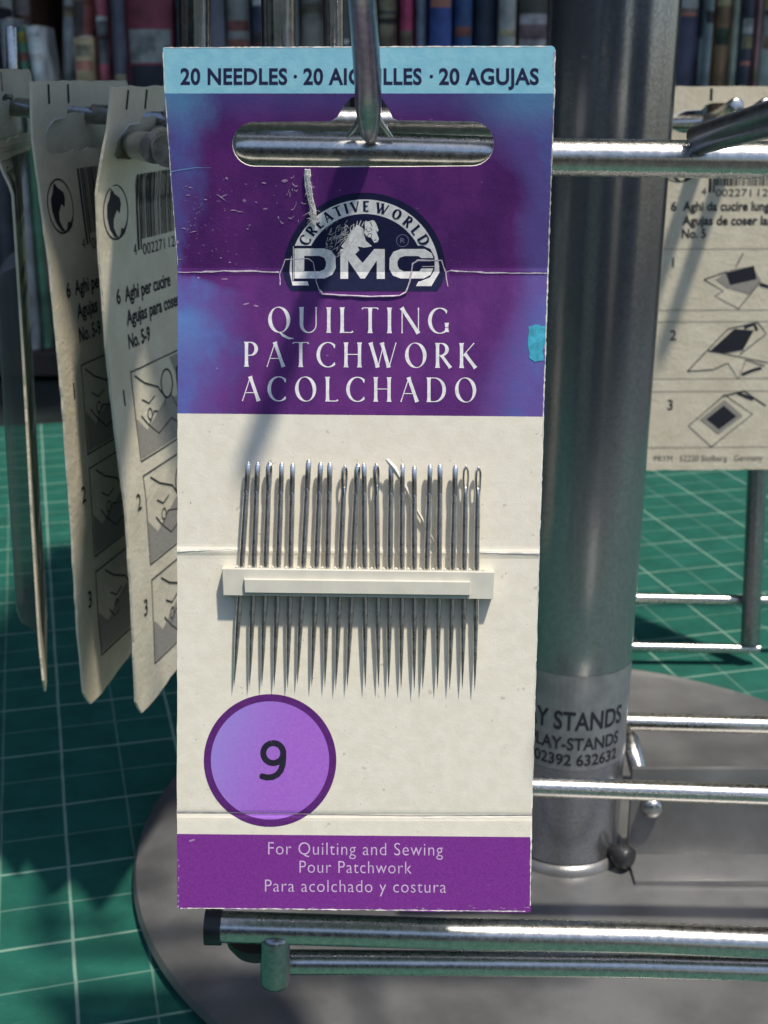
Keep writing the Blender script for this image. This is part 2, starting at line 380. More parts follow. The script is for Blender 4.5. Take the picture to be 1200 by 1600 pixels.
# ------------------------------------------------------------------ bookcase far behind
bc = empty('bookcase', (0, 960, -3), 'dark wooden bookcase full of old books behind the stand', 'bookcase')
def bpart(name, c, s):
    b = bmesh.new(); box(b, c, s, bev=1.5); return link(name, b, M['wood'], bc)
bpart('back_panel', (0, 1068, 260), (1400, 12, 525)); bpart('shelf', (0, 960, 9), (1376, 204, 16)); bpart('shelf', (0, 938, 318), (1376, 247, 18))
bpart('shelf', (0, 938, 514), (1400, 250, 16)); bpart('side_panel', (-694, 938, 251), (11.5, 250, 508)); bpart('side_panel', (694, 938, 251), (11.5, 250, 508))
bookcols = {}
def book(pl, pr, ptop, col, label, mark=None, lean=0, depth=135, front=868, jit=0):
    """pl..pr: where its spine shows along the shelf, ptop: its top edge"""
    y = front + jit; a = atY(pl, 60, y); c = atY(pr, 60, y); ztop = atY(600, ptop, y).z; z0 = 17.3; h = ztop-z0; wd = c.x-a.x-.8
    root = empty('book', ((a.x+c.x)/2, y, z0), label, 'book', 'old books on the back shelf')
    X = root.location.x/MM; col = tuple(min(.6, c_*2.2+.012) for c_ in col)
    if col not in bookcols: bookcols[col] = mottled('book_cloth', col, .6, var=.45, scale=45, bump=.3, bscale=800, bdist=.0003)
    m = bookcols[col]
    b = bmesh.new(); n = 8; ring = []
    for k in range(n+1):
        u = -1+2*k/n; ring.append((X+u*wd/2, y - 4*(1-u*u)))
    lo = [b.verts.new((x, yy, z0)) for x, yy in ring]+[b.verts.new((X+wd/2, y+depth, z0)), b.verts.new((X-wd/2, y+depth, z0))]
    hi = [b.verts.new((v.co.x, v.co.y, ztop)) for v in lo]
    L = len(lo)
    for k in range(L): b.faces.new((lo[k], lo[(k+1) % L], hi[(k+1) % L], hi[k]))
    b.faces.new(lo[::-1]); b.faces.new(hi)
    link('cover', b, m, root, smooth=35)
    b = bmesh.new(); box(b, (X, y+depth/2+3, ztop+.6), (max(wd-5, 3), depth-8, 1.2)); link('page_block', b, M['packet'], root)
    rb = random.Random(int(pl*13+ptop)); extra = []
    if not mark or len(mark) < 2:
        for q_ in range(rb.choice((1, 2, 2, 3))):
            z_ = rb.uniform(max(ptop, -20)+6, 150); extra.append((z_, z_+rb.uniform(3, 22), rb.choice(((.5, .45, .38), (.42, .16, .12), (.3, .24, .15), (.55, .52, .5), (.2, .07, .06), (.45, .36, .2), (.06, .05, .05)))))
    for (z1, z2, mc) in list(mark or ())+extra:
        b = bmesh.new(); A = [b.verts.new((X+(-1+2*k/n)*wd/2*.9, y-4*(1-(.9*(-1+2*k/n))**2)-.25, atY(600, z1, y).z)) for k in range(n+1)]
        B = [b.verts.new((v.co.x, v.co.y, atY(600, z2, y).z)) for v in A]
        for k in range(n): b.faces.new((A[k], A[k+1], B[k+1], B[k]))
        if mc not in bookcols: bookcols[mc] = mottled('spine_paper', mc, .7, var=.5, scale=90, bump=.2)
        link('spine_label', b, bookcols[mc], root)
    if lean: root.rotation_euler = (0, R(lean), 0)
    return root
WH, TAN, CRM = (.42, .40, .37), (.22, .16, .09), (.42, .36, .25)
BK = [(-150, -95, 0, (.03, .05, .04), 'dark green book at the left end of the shelf'), (-92, -40, -40, (.12, .03, .03), 'brick red book beside the dark green book'),
 (-38, -2, 10, (.02, .02, .025), 'black book left of the slim grey book'), (0, 24, 30, (.12, .12, .125), 'slim grey book left of the olive book'),
 (26, 46, 42, (.03, .075, .045), 'olive green book with a yellow top label', [(50, 66, (.4, .3, .06))]),
 (50, 70, 44, (.24, .06, .06), 'narrow faded red book leaning beside the olive book', None, -4),
 (84, 108, 40, (.36, .35, .34), 'white backed book leaning left of the tan book', [(44, 56, (.5, .5, .5))], -5),
 (114, 146, 58, TAN, 'short tan book beside the white leaning book', [(70, 88, (.3, .25, .17))]),
 (150, 172, -60, (.22, .05, .07), 'tall narrow book with a pink red spine top', [(33, 100, (.16, .15, .15))]),
 (174, 196, -20, (.035, .035, .05), 'narrow charcoal book beside the tall maroon one'),
 (198, 272, -60, (.10, .014, .025), 'wide maroon book with a pale grey lower label', [(46, 98, (.27, .26, .25)), (102, 140, (.02, .02, .03))]),
 (275, 300, 0, (.02, .022, .03), 'black book behind the leftmost chrome post'), (302, 352, -30, (.045, .045, .06), 'slate coloured book between the two thick chrome posts'),
 (354, 392, -10, (.13, .12, .115), 'warm grey book between the two thick chrome posts'), (394, 426, -40, (.02, .022, .04), 'blue black book left of the second chrome post'),
 (428, 468, -20, (.06, .06, .06), 'dull grey book behind the second chrome post'), (470, 508, -30, (.12, .105, .09), 'brown grey book between the chrome posts and the hook', [(0, 30, (.2, .18, .16))]),
 (510, 548, -15, (.03, .03, .03), 'sooty black book beside the thin chrome post'), (550, 588, 0, (.05, .04, .03), 'dark brown book hidden behind the steel hook'),
 (590, 622, -20, (.03, .03, .035), 'black book with a wide tan label right of the hook', [(22, 74, (.26, .2, .13))]),
 (624, 646, -40, (.19, .018, .05), 'crimson book right of the steel hook', [(48, 90, (.2, .15, .1))]),
 (648, 668, -30, (.09, .105, .14), 'blue grey book between the crimson and royal blue books'), (670, 706, -60, (.012, .028, .11), 'royal blue book behind the top of the purple card'),
 (708, 738, -50, (.012, .03, .085), 'deep navy book between the royal blue and black books'), (740, 776, -40, (.008, .012, .025), 'very dark wide book left of the silvery grey one'),
 (778, 806, -30, (.17, .16, .15), 'silvery grey book left of the pole'), (808, 856, -30, (.03, .026, .02), 'brown black book with a white and pink label left of the pole', [(22, 90, (.38, .33, .34)), (38, 62, (.3, .16, .18))]),
 (858, 900, -20, (.06, .05, .04), 'umber book behind the left edge of the pole'), (902, 950, -30, (.10, .03, .03), 'rusty red book behind the middle of the pole'), (952, 1000, -10, (.03, .04, .06), 'ink blue book behind the right half of the pole'),
 (1002, 1052, -30, (.09, .08, .075), 'mouse grey book behind the right edge of the pole'),
 (1054, 1090, -30, (.028, .024, .045), 'purple black book with a white top label right of the pole', [(-10, 20, WH)]),
 (1091, 1098, 60, (.36, .36, .36), 'very thin white book right of the purple black book'), (1099, 1114, -20, (.11, .125, .125), 'teal grey book beside the very thin white book'),
 (1115, 1140, -40, (.10, .055, .025), 'rust brown book with a green lower patch', [(44, 70, (.04, .07, .04))]), (1141, 1156, -20, (.34, .28, .21), 'cream coloured book left of the black and white one'),
 (1157, 1177, -50, (.022, .022, .032), 'black book with a square white label near the right edge', [(30, 54, WH)]), (1178, 1188, -10, (.26, .13, .13), 'thin pink book near the right edge'),
 (1189, 1232, -30, (.14, .17, .15), 'sage green book with a yellow corner at the right edge', [(-10, 12, (.45, .36, .03))]),
 (1236, 1280, -50, (.10, .02, .02), 'ox blood book past the sage green one'), (1284, 1340, -10, (.05, .06, .10), 'faded denim blue book at the far right end')]
BACKROW = [(-60, -8, -40, (.16, .09, .05), 'rust coloured tall book standing behind the low black one'), (-6, 24, -50, (.30, .27, .24), 'stone coloured tall book behind the slim grey book'),
 (26, 52, -50, (.10, .05, .03), 'chestnut tall book standing behind the olive book', [(-10, 24, (.36, .30, .26))]), (56, 78, -60, (.36, .34, .33), 'pale tall book leaning behind the faded red one', None, 5),
 (82, 106, -60, (.34, .10, .08), 'salmon red tall book leaning behind the white backed one', None, 5), (112, 148, -50, (.07, .055, .045), 'cocoa brown tall book behind the short tan book')]
for i, e in enumerate(BACKROW):
    mk = e[5] if len(e) > 5 else None; ln = e[6] if len(e) > 6 else 0
    book(*e[:5], mk, ln, depth=90, front=925)
for i, e in enumerate(BK):
    pl, pr, tp, col, lab = e[:5]; mk = e[5] if len(e) > 5 else None; ln = e[6] if len(e) > 6 else 0
    book(pl, pr, tp, col, lab, mk, ln, jit=((i*37) % 11)*1.3, depth=135 if pr > 148 else 38)

# ------------------------------------------------------------------ the display stand
PCX, PCY, PTILT = 44.3, 288.0, -.0125          # pole foot and its slight lean
stand = empty('display_stand', (PCX, PCY, 0), 'grey rotating wire display stand with a thick pole and a round metal foot', 'display stand')
b = bmesh.new()
lathe(b, (44.4, 298, 0), [(0, .4), (105, .4), (106.4, 1.2), (107, 2.6), (106.2, 4.2), (103, 5.2), (97, 6.2), (70, 7.0), (30, 7.4), (0, 7.4)], 96)
link('base', b, M['enamel'], stand, smooth=40)
PR = 13.2
def pole_c(z): return Vector((PCX + (z-0)*(-PTILT), PCY, z))
b = bmesh.new(); tube(b, [pole_c(7.6), pole_c(90), pole_c(240), pole_c(420)], PR, 64)
pole = link('pole', b, M['paint'], stand, smooth=50)
b = bmesh.new(); lathe(b, (PCX, PCY, 0), [(PR+.2, 7.45), (14.9, 7.45), (14.7, 8.6), (13.9, 9.3), (PR+.25, 9.6)], 64); link('weld_collar', b, M['enamel'], stand, smooth=40)
# maker's sticker wrapped round the pole
STZ0, STZ1 = 35.0, 58.9
def polemap(s, z, off):
    a = s/PR; c = pole_c(z); r = PR+off; a0 = R(0)
    return Vector((c.x + r*sin(a+a0), c.y - r*cos(a+a0), c.z))
A = Art(); A.poly([(-19, STZ0), (19, STZ0), (19, STZ1-.6), (18.5, STZ1), (-18.5, STZ1), (-19, STZ1-.6)])
stk = A.build('maker_sticker', polemap, [M['sticker']], pole, off=.08, xcuts=[-18+1.5*i for i in range(25)])
A = Art()
def ptext(txt, x0, x1, base, cap, wt): 
    k = len(A.V); A.text(txt, x0, x1, 0, cap, 0, wt)
    for i in range(k, len(A.V)): A.V[i] = (A.V[i][0], base - A.V[i][1], A.V[i][2])
ptext('DISPLAY STANDS', -25, 11.6, 45.5, 4.4, .022); ptext('DISPLAY-STANDS', -17.5, 10.9, 40.4, 3.0, .02); ptext('02392 632632', -10.6, 10.6, 36.4, 2.7, .02)
A.build('lettering', polemap, [M['packet_ink']], stk, off=.16, step=.0005, xcuts=[-18+1.5*i for i in range(25)])
YF = atY(600, 235, 1).y and U3(600, 235, 176.5).y       # the front face of the cage
def rod(name, pts, r, m='chrome', dome=False, seg=20, parent=None):
    b = bmesh.new(); tube(b, pts, r, seg, dome=dome); return link(name, b, M[m], parent or stand, smooth=50)
RZ = atY(600, 235, YF).z
fr = rod('front_rail', [atY(372, 233, YF), atY(600, 237, YF), atY(862, 245.5, YF), atY(1600, 256, YF)], 2.45)
# unseen sheet metal tray, added over the cage to shade the mat at left
b = bmesh.new(); box(b, (18, 320, 300), (160, 220, 1.2), bev=.4)
for c_, s_ in (((18, 210.6, 306), (160, 1.2, 12)), ((18, 429.4, 306), (160, 1.2, 12)), ((-61.4, 320, 306), (1.2, 217, 12)), ((97.4, 320, 306), (1.2, 217, 12))): box(b, c_, s_, bev=.3)
link('shade_tray', b, M['paint'], stand)
# lower front rails, caps, foot stub
br = rod('lower_rail', [atY(346, 1448, YF), atY(700, 1459, YF), atY(1000, 1465, YF), atY(1600, 1490, YF)], 2.5)
rod('end_cap', [atY(321, 1448, YF), atY(346.5, 1448.4, YF)], 2.85, 'black_cap', dome=False)
rod('lower_rail', [atY(432, 1503, YF+4), atY(700, 1505, YF+4), atY(1000, 1508.5, YF+4), atY(1600, 1526, YF+4)], 2.05)
p0 = atY(430, 1466, YF-1.0); p1 = atY(430, 1531, YF-1.0); rod('stub_foot', [p0, (p0+p1)/2, p1], 2.4, 'darkwire', dome=True)
b = bmesh.new(); c0 = atY(404, 1464, YF+4)
lathe(b, c0, [(0, -2.6), (4.2, -2.0), (5.2, -.5), (5.2, .6), (0, .8)], 32); link('glide_disc', b, M['black_cap'], stand, smooth=40)
# middle and rear rails
rod('base_rail', [U3(700, 1226, 279), U3(840, 1229, 280), U3(1200, 1242, 280), U3(1500, 1254, 280)], 2.15)
rod('base_rail', [U3(900, 1126, 348), U3(970, 1127, 347), U3(1200, 1133, 346), U3(1500, 1142, 346)], 2.25)
rod('rear_rail', [U3(820, 930, 446), U3(1200, 938, 446), U3(1500, 945, 446)], 1.6); rod('rear_rail', [U3(800, 1006, 446), U3(1186, 1014, 446)], 1.6)
rod('rear_post', [U3(1194, 500, 418), U3(1183, 735, 430), U3(1172, 1004, 445)], 3.1, 'darkwire')
YR = U3(1100, 190, 392).y
rod('rear_top_rail', [atY(560, 190, YR), atY(1060, 192, YR), atY(1600, 198, YR)], 2.4)
# the mid rail just behind the front one, seen as a band in the slot
rod('inner_rail', [atY(300, 190, YF+14), atY(860, 196, YF+14)], 2.2, 'darkwire')
# chrome posts rising behind the card
for px, d, rr in ((306, 196, 2.3), (436, 196, 2.45), (522, 206, 1.55)):
    rod('chrome_post', [U3(px, 176, d), U3(px-1, 40, d-5), U3(px-4, -330, d-22)], rr, 'polished')
rod('chrome_post', [U3(20, 150, 300), U3(18, 44, 298)], 1.3, dome=True); b = bmesh.new()
# side rail of the left face
rod('side_rail', [U3(262, 236, 190), U3(250, 215, 260), U3(246, 200, 330)], 2.3, 'darkwire')
# the hook that carries the purple card
q0 = U3(577, 214, 172.0); tip = U3(575, 215, 172.5) + Vector((-2.6, 0, 0)); pn = Vector((0, -.975, .2215)); pu = Vector((0, .2215, .975))
def hk(t, a, up): return q0 + Vector((-.7*t, 0, 0)) + pn*a + pu*up
rod('front_hook', [q0 + Vector((.15, 1.2, -.2)), hk(.02, .3, .3), hk(.05, 1.3, 1.6), hk(.1, 2.4, 3.2), hk(.18, 5, 5.6), hk(.4, 12, 8.0), hk(.8, 21, 11.0), hk(1, 27, 13)], [.8, 1.1, 1.4, 1.68, 1.7, 1.68, 1.66, 1.66], dome=True, m='darkwire')
b = bmesh.new()
for s in (-1, 1): tube(b, [q0+Vector((s*2.9, 1.5, -.1)), q0+Vector((s*1.5, .9, 1.6)), q0+Vector((s*.6, .1, 3.6))], [.25, .5, .4], 8)
link('weld_bead', b, M['chrome'], stand, smooth=60)
# double wire peg further right
a0 = U3(1088, 212, 174); a1 = U3(1215, 172, 148); a2 = U3(1330, 132, 131)
rod('side_hook', [a0, a1, a2], 1.35, 'darkwire', dome=True); off = Vector((.5, 1.2, -1.75))
rod('side_hook', [a0+off*.8, a1+off, a2+off], 1.15, 'darkwire', dome=True)
# pegs carrying the left packets and the rear packet
PEGA, PEGB = U3(285, 190, 262), U3(-60, 160, 285)
rod('left_peg', [PEGA, (PEGA+PEGB)/2, PEGB], 1.95, 'darkwire', dome=True)
e0 = U3(204, 226, 264); e1 = U3(242, 231, 212); rod('short_peg', [e0, e1], 2.5, 'darkwire')
for px in (1110, 1154):
    p = atY(px, 190, YR-3); rod('rear_hook', [p+Vector((0, 2, 0)), p+Vector((0, -14, 2.2)), p+Vector((.5, -26, 5))], 2.2, 'chrome', dome=True)
# bracket, bolt, knob and little prop on the foot
b = bmesh.new(); c = atZ(1090, 1352, 9); box(b, c+Vector((2, 6, 10)), (36, 1.6, 26), bev=.5); box(b, c+Vector((2, 0, -1.0)), (36, 12, 1.4), bev=.4)
brk = link('bracket', b, M['enamel'], stand, smooth=40)
bp = c+Vector((-11, 4.2, 13.6)); b = bmesh.new()
tube(b, [bp+Vector((0, 1, 0)), bp+Vector((0, -1.2, 0)), bp+Vector((0, -2.2, 0)), bp+Vector((0, -2.6, 0))], [2.6, 2.6, 2.0, .9], 24)
link('bolt_head', b, M['chrome'], brk, smooth=40)
p = atZ(966, 1334, 11); b = bmesh.new(); tube(b, [p+Vector((-3, 3, 0)), p+Vector((-.8, .8, 0)), p+Vector((.6, -.6, 0)), p+Vector((1.8, -1.8, 0))], [1.4, 1.6, 3.1, 2.8], 24, dome=True); link('locking_knob', b, M['black_cap'], stand, smooth=50)
rod('bent_prop', [U3(976, 1146, 330), U3(985, 1156, 326), U3(1000, 1215, 322)], 2.1, 'chrome', dome=True)

# ------------------------------------------------------------------ needle packets hanging on the side pegs
class Ruled:
    def __init__(s, xl, yt, yb, dt, Dv, H=118.0, vp=7160.0):
        s.xl, s.yt, s.yb, s.dt, s.H, s.vp = xl, yt, yb, dt, H, vp; s.D = Dv
    def P(s, u, v):
        y = s.yt + (s.yb-s.yt)*v/s.H; d = s.dt*(s.vp-s.yt)/(s.vp-y)
        D = s.D(v) if callable(s.D) else s.D
        return U3(lerp(s.xl, y), y, d) + D*u
    def __call__(s, u, v, off):
        p = s.P(u, v); a = s.P(u+.5, v)-p; c = s.P(u, v+.5)-s.P(u, v-.5)
        n = c.cross(a).normalized()
        return p + n*off
VC = [8*i for i in range(1, 15)]
def packet(xl, yt, yb, dt, Dv, label, style, group='needle packets hanging on the stand', blister=True, pen=True):
    f = Ruled(xl, yt, yb, dt, Dv); o = f.P(22, 9)
    root = empty('needle_packet', o, label, 'needle packet', group)
    rnd = random.Random(int(yt*7+xl[0][1]))
    W, H = 45.0, 118.0
    def rag(pts, amp):
        out = []
        for (x0, y0), (x1, y1) in zip(pts, pts[1:]+pts[:1]):
            n = max(2, int(hypot(x1-x0, y1-y0)/2.2))
            for k in range(n):
                j = amp if k else amp*.3; out.append((x0+(x1-x0)*k/n+rnd.uniform(-j, j), y0+(y1-y0)*k/n+rnd.uniform(-j, j)))
        return out
    outer = rag([(1.2, 0), (W-1.5, 0), (W, 1.5), (W, H-10), (W-9, H-3.5), (8, H), (2.5, H), (0, H-3)] if style else [(1, 0), (W-1, 0), (W, 1), (W, H-1), (W-1, H), (1, H), (0, H-1)], .16)
    hole = rag([(5.2, 10.2), (7, 8.6), (9.5, 7.2), (14.5, 7.0), (15.5, 5.6), (17.5, 5.0), (25, 5.2), (27, 7), (36, 7.2), (39, 10), (37, 13.6), (8, 14.2), (5.6, 13)], .3)
    sheet('card_board', outer, [hole], f, .5, [M['packet'], M['packet']], root, ycuts=VC)
    fa = Art(); fa.poly(rag([(6.2, 6.4), (38.5, 6.2), (39.5, 15.5), (5.4, 15.8)], .3)); fl_ = lambda u_, v_, o_: f(u_, v_, -1.0-.16*max(0, v_-6.4) + o_)
    if style: fa.build('hang_flap', fl_, [M['packet']], root, off=0, ycuts=[8, 10, 12, 14])
    te = Art(); tp_ = [(5.3, 12.6), (5.2, 10.4), (7, 8.7), (9.5, 7.3), (14.3, 7.1)]; te.stroke([(x_+rnd.uniform(-.1, .1), y_+rnd.uniform(-.1, .1)) for x_, y_ in tp_], [.25, .5, .6, .45, .25]); te.build('torn_rim', f, [M['fibre']], root, off=.1)
    A = Art()
    for u in ((7.4, 15.5) if style else (16.5, 34)): A.poly([(u, .6), (u+.8, .6), (u+.8, 4.4), (u, 4.4)])
    # recycling mark: two arrows chasing round a circle
    c = (8.3, 24.2); A.ring(c, 5.0, 5.35, n=48)
    arc = lambda r, a0, a1, n=14: [(c[0]+r*cos(R(a0+(a1-a0)*k/n)), c[1]+r*sin(R(a0+(a1-a0)*k/n))) for k in range(n+1)]
    A.poly([(6.7, 19.5), (8.2, 20.7), (10.2, 21.6), (10.6, 22.8), (9.9, 24.6), (8.8, 23.8), (7.3, 25.4), (7.1, 27.0), (8.2, 28.5), (9.2, 29.3), (7.4, 28.9), (5.5, 27.2), (4.6, 24.8), (4.75, 22.6), (6.0, 21.2)])
    A.poly([(10.4, 27.4), (11.5, 27.7), (12.4, 26.9), (13.3, 25.6), (13.0, 27.0), (11.8, 28.6), (10.2, 29.3), (8.9, 29.3), (9.9, 28.6)])
    u = 17.2; br_ = random.Random(5)
    while u < 43.5:
        wd = br_.choice((.28, .3, .55, .6, .85)); A.poly([(u, 17.5), (u+wd, 17.5), (u+wd, 30.6 if u > 19 else 32.6), (u, 30.6 if u > 19 else 32.6)]); u += wd + br_.choice((.28, .3, .5, .6))
    A.text('4', 15.2, 16.6, 33.4, 2.2); A.text('002271', 19.4, 30.0, 33.8, 2.2); A.text('121394', 32.0, 43.2, 33.8, 2.2)
    L = [('Aghi per cucire', 41.6), ('Agujas para coser', 46.2), ('No. 5-9', 50.8)] if style else [('Aghi da cucire lunghi', 38.2), ('Agujas de coser largas', 42.6), ('No. 5', 46.6)]
    A.text('6' if style else '6', 6.2, 7.9, L[0][1], 2.7, 0, .02)
    for (s_, y), x1 in zip(L, (31.5 if style else 38, 35.5 if style else 41, 19.8 if style else 17.0)): A.text(s_, 9.8, x1, y, 2.7, 0, .025)
    boxes = [(55.2, 72.4), (75.2, 92.2), (95.2, 111.2)] if style else [(50, 68.8), (72.4, 89.9), (93.8, 111)]
    for k, (y0, y1) in enumerate(boxes):
        A.text('123'[k], 5.2 if style else 7.2, None, y0+5.6, 3.0, 0, .01)
        if style:
            A.stroke([(9.4, y0), (42.5, y0), (42.5, y1), (9.4, y1)], .38, 0, True)
            A.poly([(9.9, y1-8), (14, y1-5), (24, y1-9), (42, y1-7), (42, y1-.5), (9.9, y1-.5)], mi=1)
            A.poly([(28, y0+.6), (42, y0+.6), (42, y0+10), (33, y0+8)], mi=1)
            A.poly([(30.5, y0+3), (38, y0+3), (38, y0+9.5), (30.5, y0+9.5)], mi=0); A.poly([(31.8, y0+4.2), (36.7, y0+4.2), (36.7, y0+8.4), (31.8, y0+8.4)], mi=1)
            hx = 11+k*1.5
            A.stroke([(hx, y0+1), (hx+4, y0+3.2), (hx+10, y0+5.2), (hx+13, y0+8), (hx+12, y0+10.5), (hx+7, y0+9.4), (hx+4, y0+11.5), (hx+1, y0+9)], .34)
            A.stroke([(hx+2, y0+6), (hx+5, y0+7.4), (hx+8, y0+6.6)], .3); A.stroke([(hx+4, y0+11.5), (hx+8, y0+14), (hx+15, y0+12.5), (hx+19, y0+14.6)], .34)
            A.ring((hx+14.5, y0+5.4), 2.6, 3.0, n=28); A.ring((hx+5, y0+9.5), .9, 1.2, n=16)
            A.stroke([(hx+16, y0+8), (hx+20, y0+13), (hx+30, y0+12)], .32)
        else:
            for y in (y0, y1): A.stroke([(.6, y), (W-.6, y)], .16, 2)
            cx, cy = 27, (y0+y1)/2
            if k == 0:
                A.poly([(20.5, cy), (25, cy-3), (31.5, cy-4), (34.5, cy+.5), (31, cy+4.5), (24, cy+2.5)], mi=1); A.poly([(23.5, cy-2), (32, cy-4.2), (33, cy), (25, cy+1.8)], mi=0)
                A.stroke([(17, cy), (23, cy+3.5), (20.5, cy+5.2), (28, cy+9), (34, cy+1), (42, cy+4)], .3); A.stroke([(17, cy), (24, cy-2.5)], .3); A.stroke([(26.5, cy-3.8), (28.5, cy-8)], .3); A.stroke([(34, cy+1.6), (39, cy+3)], .8)
            elif k == 1:
                A.poly([(19.5, cy+.5), (27, cy-6.5), (33, cy-6), (30, cy), (24, cy+1)], mi=0); A.stroke([(13, cy+6.5), (25, cy-6.5), (34, cy-8.5), (37, cy-5), (29, cy+1.4)], .3); A.stroke([(13, cy+6.5), (21, cy+6), (25.5, cy+4), (29, cy+9), (31, cy+3), (37, cy+5)], .3)
                A.stroke([(30, cy-6.8), (33, cy-8), (34, cy-6)], .9); A.stroke([(30, cy+7.6), (34, cy+6), (36, cy+5.6)], .9); A.stroke([(19, cy), (38, cy+4)], .25)
            else:
                A.poly([(17.5, cy), (25, cy-6), (31, cy-1), (23.5, cy+4.6)], mi=1); A.poly([(19.5, cy), (24.8, cy-4.2), (29, cy-.8), (23.6, cy+3.2)], mi=0); A.stroke([(14, cy+2), (25, cy-7.5), (34, cy-1.5), (21.5, cy+8.5)], .3, 0, True)
                A.stroke([(24, cy-7), (31, cy-8.6), (38, cy-4)], .4); A.stroke([(29, cy-8), (34, cy-6)], .9)
    if not style: A.text('PRYM · 52220 Stolberg · Germany', 3.5, 38, 115.2, 1.7, 2)
    A.build('printed_back', f, [M['packet_ink'], M['packet_grey'], M['packet_line']], root, off=.06, step=.0008, ycuts=VC)
    if blister:                                          # clear bubble on the outward face
        b = bmesh.new(); lay = [(-.65, 0), (-4.2, 1.6), (-5.2, 3.4)]; vs = []
        ub, vb = (6, 39), (38, 108)
        vv = [vb[0]+(vb[1]-vb[0])*k/12 for k in range(13)]
        for dz, ins in lay:
            loop = [(ub[0]+ins, v) for v in vv[1:-1]] ; loop = [(ub[0]+ins, vb[0]+ins)]+[(ub[0]+ins, min(max(v, vb[0]+ins), vb[1]-ins)) for v in vv[1:-1]]+[(ub[0]+ins, vb[1]-ins), (ub[1]-ins, vb[1]-ins)]+[(ub[1]-ins, min(max(v, vb[0]+ins), vb[1]-ins)) for v in vv[-2:0:-1]]+[(ub[1]-ins, vb[0]+ins)]
            vs.append([b.verts.new(f(u_, v_, dz)) for u_, v_ in loop])
        n = len(vs[0])
        for a_, c_ in zip(vs, vs[1:]):
            for k in range(n): b.faces.new((a_[k], a_[(k+1) % n], c_[(k+1) % n], c_[k]))
        top = vs[-1]
        for k in range(n//2-1): b.faces.new((top[k], top[k+1], top[n-2-k], top[n-1-k]))
        bmesh.ops.recalc_face_normals(b, faces=b.faces)
        link('blister', b, M['blister'], root, smooth=60)
    return root
DL = Vector((.26, .966, 0)).normalized()
packet([(136, 171), (200, 165), (298, 147.5), (392, 152), (560, 166), (680, 180), (800, 196), (950, 207), (1122, 214)], 136, 1122, 238, DL,
       'cream needle packet with barcode and drawings, hanging right beside the purple card', 1)
packet([(127, 44), (220, 48), (310, 60), (420, 76), (620, 96), (800, 110), (1000, 123), (1108, 134)], 127, 1108, 244, Vector((.235, .97, 0)).normalized(),
       'cream needle packet in the middle of the three on the left peg', 1)
def twist(v):
    t = max(0, min(1, (v-12)/12)); t = t*t*(3-2*t); a = Vector((-.04, .966, 0)).normalized(); c = Vector((-.215, .966, 0)).normalized()
    return a.lerp(c, t).normalized()
packet([(107, -30), (200, -22), (262, 2), (300, 21), (560, 38), (800, 51), (1000, 63), (1088, 72)], 107, 1088, 250, twist,
       'cream needle packet turned edge on, farthest left on the peg', 1)
packet([(135, 1021), (735, 1004)], 135, 735, 384, Vector((1, .03, 0)).normalized(), 'cream needle packet with folding drawings facing us behind the pole', 0, blister=False)
# ------------------------------------------------------------------ the purple needle card
ROWS = [(73, 253.5, 868), (146, 257, 867), (266, 265.5, 862.5), (425, 277.5, 857), (649, 277.5, 850), (865, 277, 843), (1270, 276.5, 831.5), (1427, 277, 829)]
def edges_at(y): return lerp(ROWS, y, 1), lerp(ROWS, y, 2)
def ridge(y, x): return (0 if 438 < x < 703 else .11)*math.exp(-((y-425)/4)**2) + .2*math.exp(-((y-861)/5)**2) - .14*math.exp(-((y-1272)/4)**2)
def cardP(x, y):
    l, r = edges_at(y); return U3(x, y, 104000.0/(r-l) - ridge(y - .006*(x-277) if y > 640 else y, x))
def cardmap(x, y, off):
    p = cardP(x, y); n = (cardP(x, y+1.5)-cardP(x, y-1.5)).cross(cardP(x+3, y)-p).normalized()
    return p + n*off
def carduv(x, y):
    l, r = edges_at(y); return ((x-l)/(r-l), (y - (.009*(x-277) if y > 440 else 0))/1000)
CUTY = [146, 266, 345, 415, 419, 422, 425, 428, 431, 435, 500, 575, 649, 757, 850, 854, 858, 861, 864, 868, 873, 1000, 1135, 1262, 1266, 1269, 1272, 1275, 1278, 1283, 1350]
card = empty('needle_card', cardP(566, 226), 'purple and cream card of quilting needles hanging on the hook in front', 'needle card')
rc = random.Random(11); out = []
def side(pts, j):
    for (x0, y0), (x1, y1) in zip(pts, pts[1:]):
        n = max(2, int(hypot(x1-x0, y1-y0)/14))
        for k in range(n): out.append((x0+(x1-x0)*k/n+rc.uniform(-j, j), y0+(y1-y0)*k/n+rc.uniform(-j, j)))
side([(254.5, 74), (560, 72.5), (862, 71.5), (866.5, 73.5), (868, 79)], .5)
side([(868, 79)]+[(r[2], r[0]) for r in ROWS[1:-1]]+[(829.5, 1421), (828, 1426)], .6)
side([(828, 1426), (560, 1423), (283, 1420)], .8); side([(280, 1420), (276.5, 1416)], .5)
side([(276.5, 1414)]+[(r[1], r[0]) for r in ROWS[-2:0:-1]]+[(253.5, 78)], .5)
def arcp(cx, cy, r, a0, a1, n=14): return [(cx+r*cos(R(a0+(a1-a0)*k/n)), cy+r*sin(R(a0+(a1-a0)*k/n))) for k in range(n+1)]
slot = arcp(398, 225, 35, 90, 262) + [(516, 189.5), (527, 183), (538, 164), (548, 153), (560, 149), (586, 148.5), (597, 154), (606, 168), (614, 185), (622, 188)] + arcp(737, 224.5, 35, -85, 90) + [(640, 260.5), (520, 261), (450, 260.5)]
sheet('card_board', out, [slot], cardmap, .55, [M['card'], M['paper_edge']], card, ycuts=CUTY, xcuts=[320, 437.9, 438.1, 560, 702.9, 703.1, 800], uvf=carduv)
A = Art()
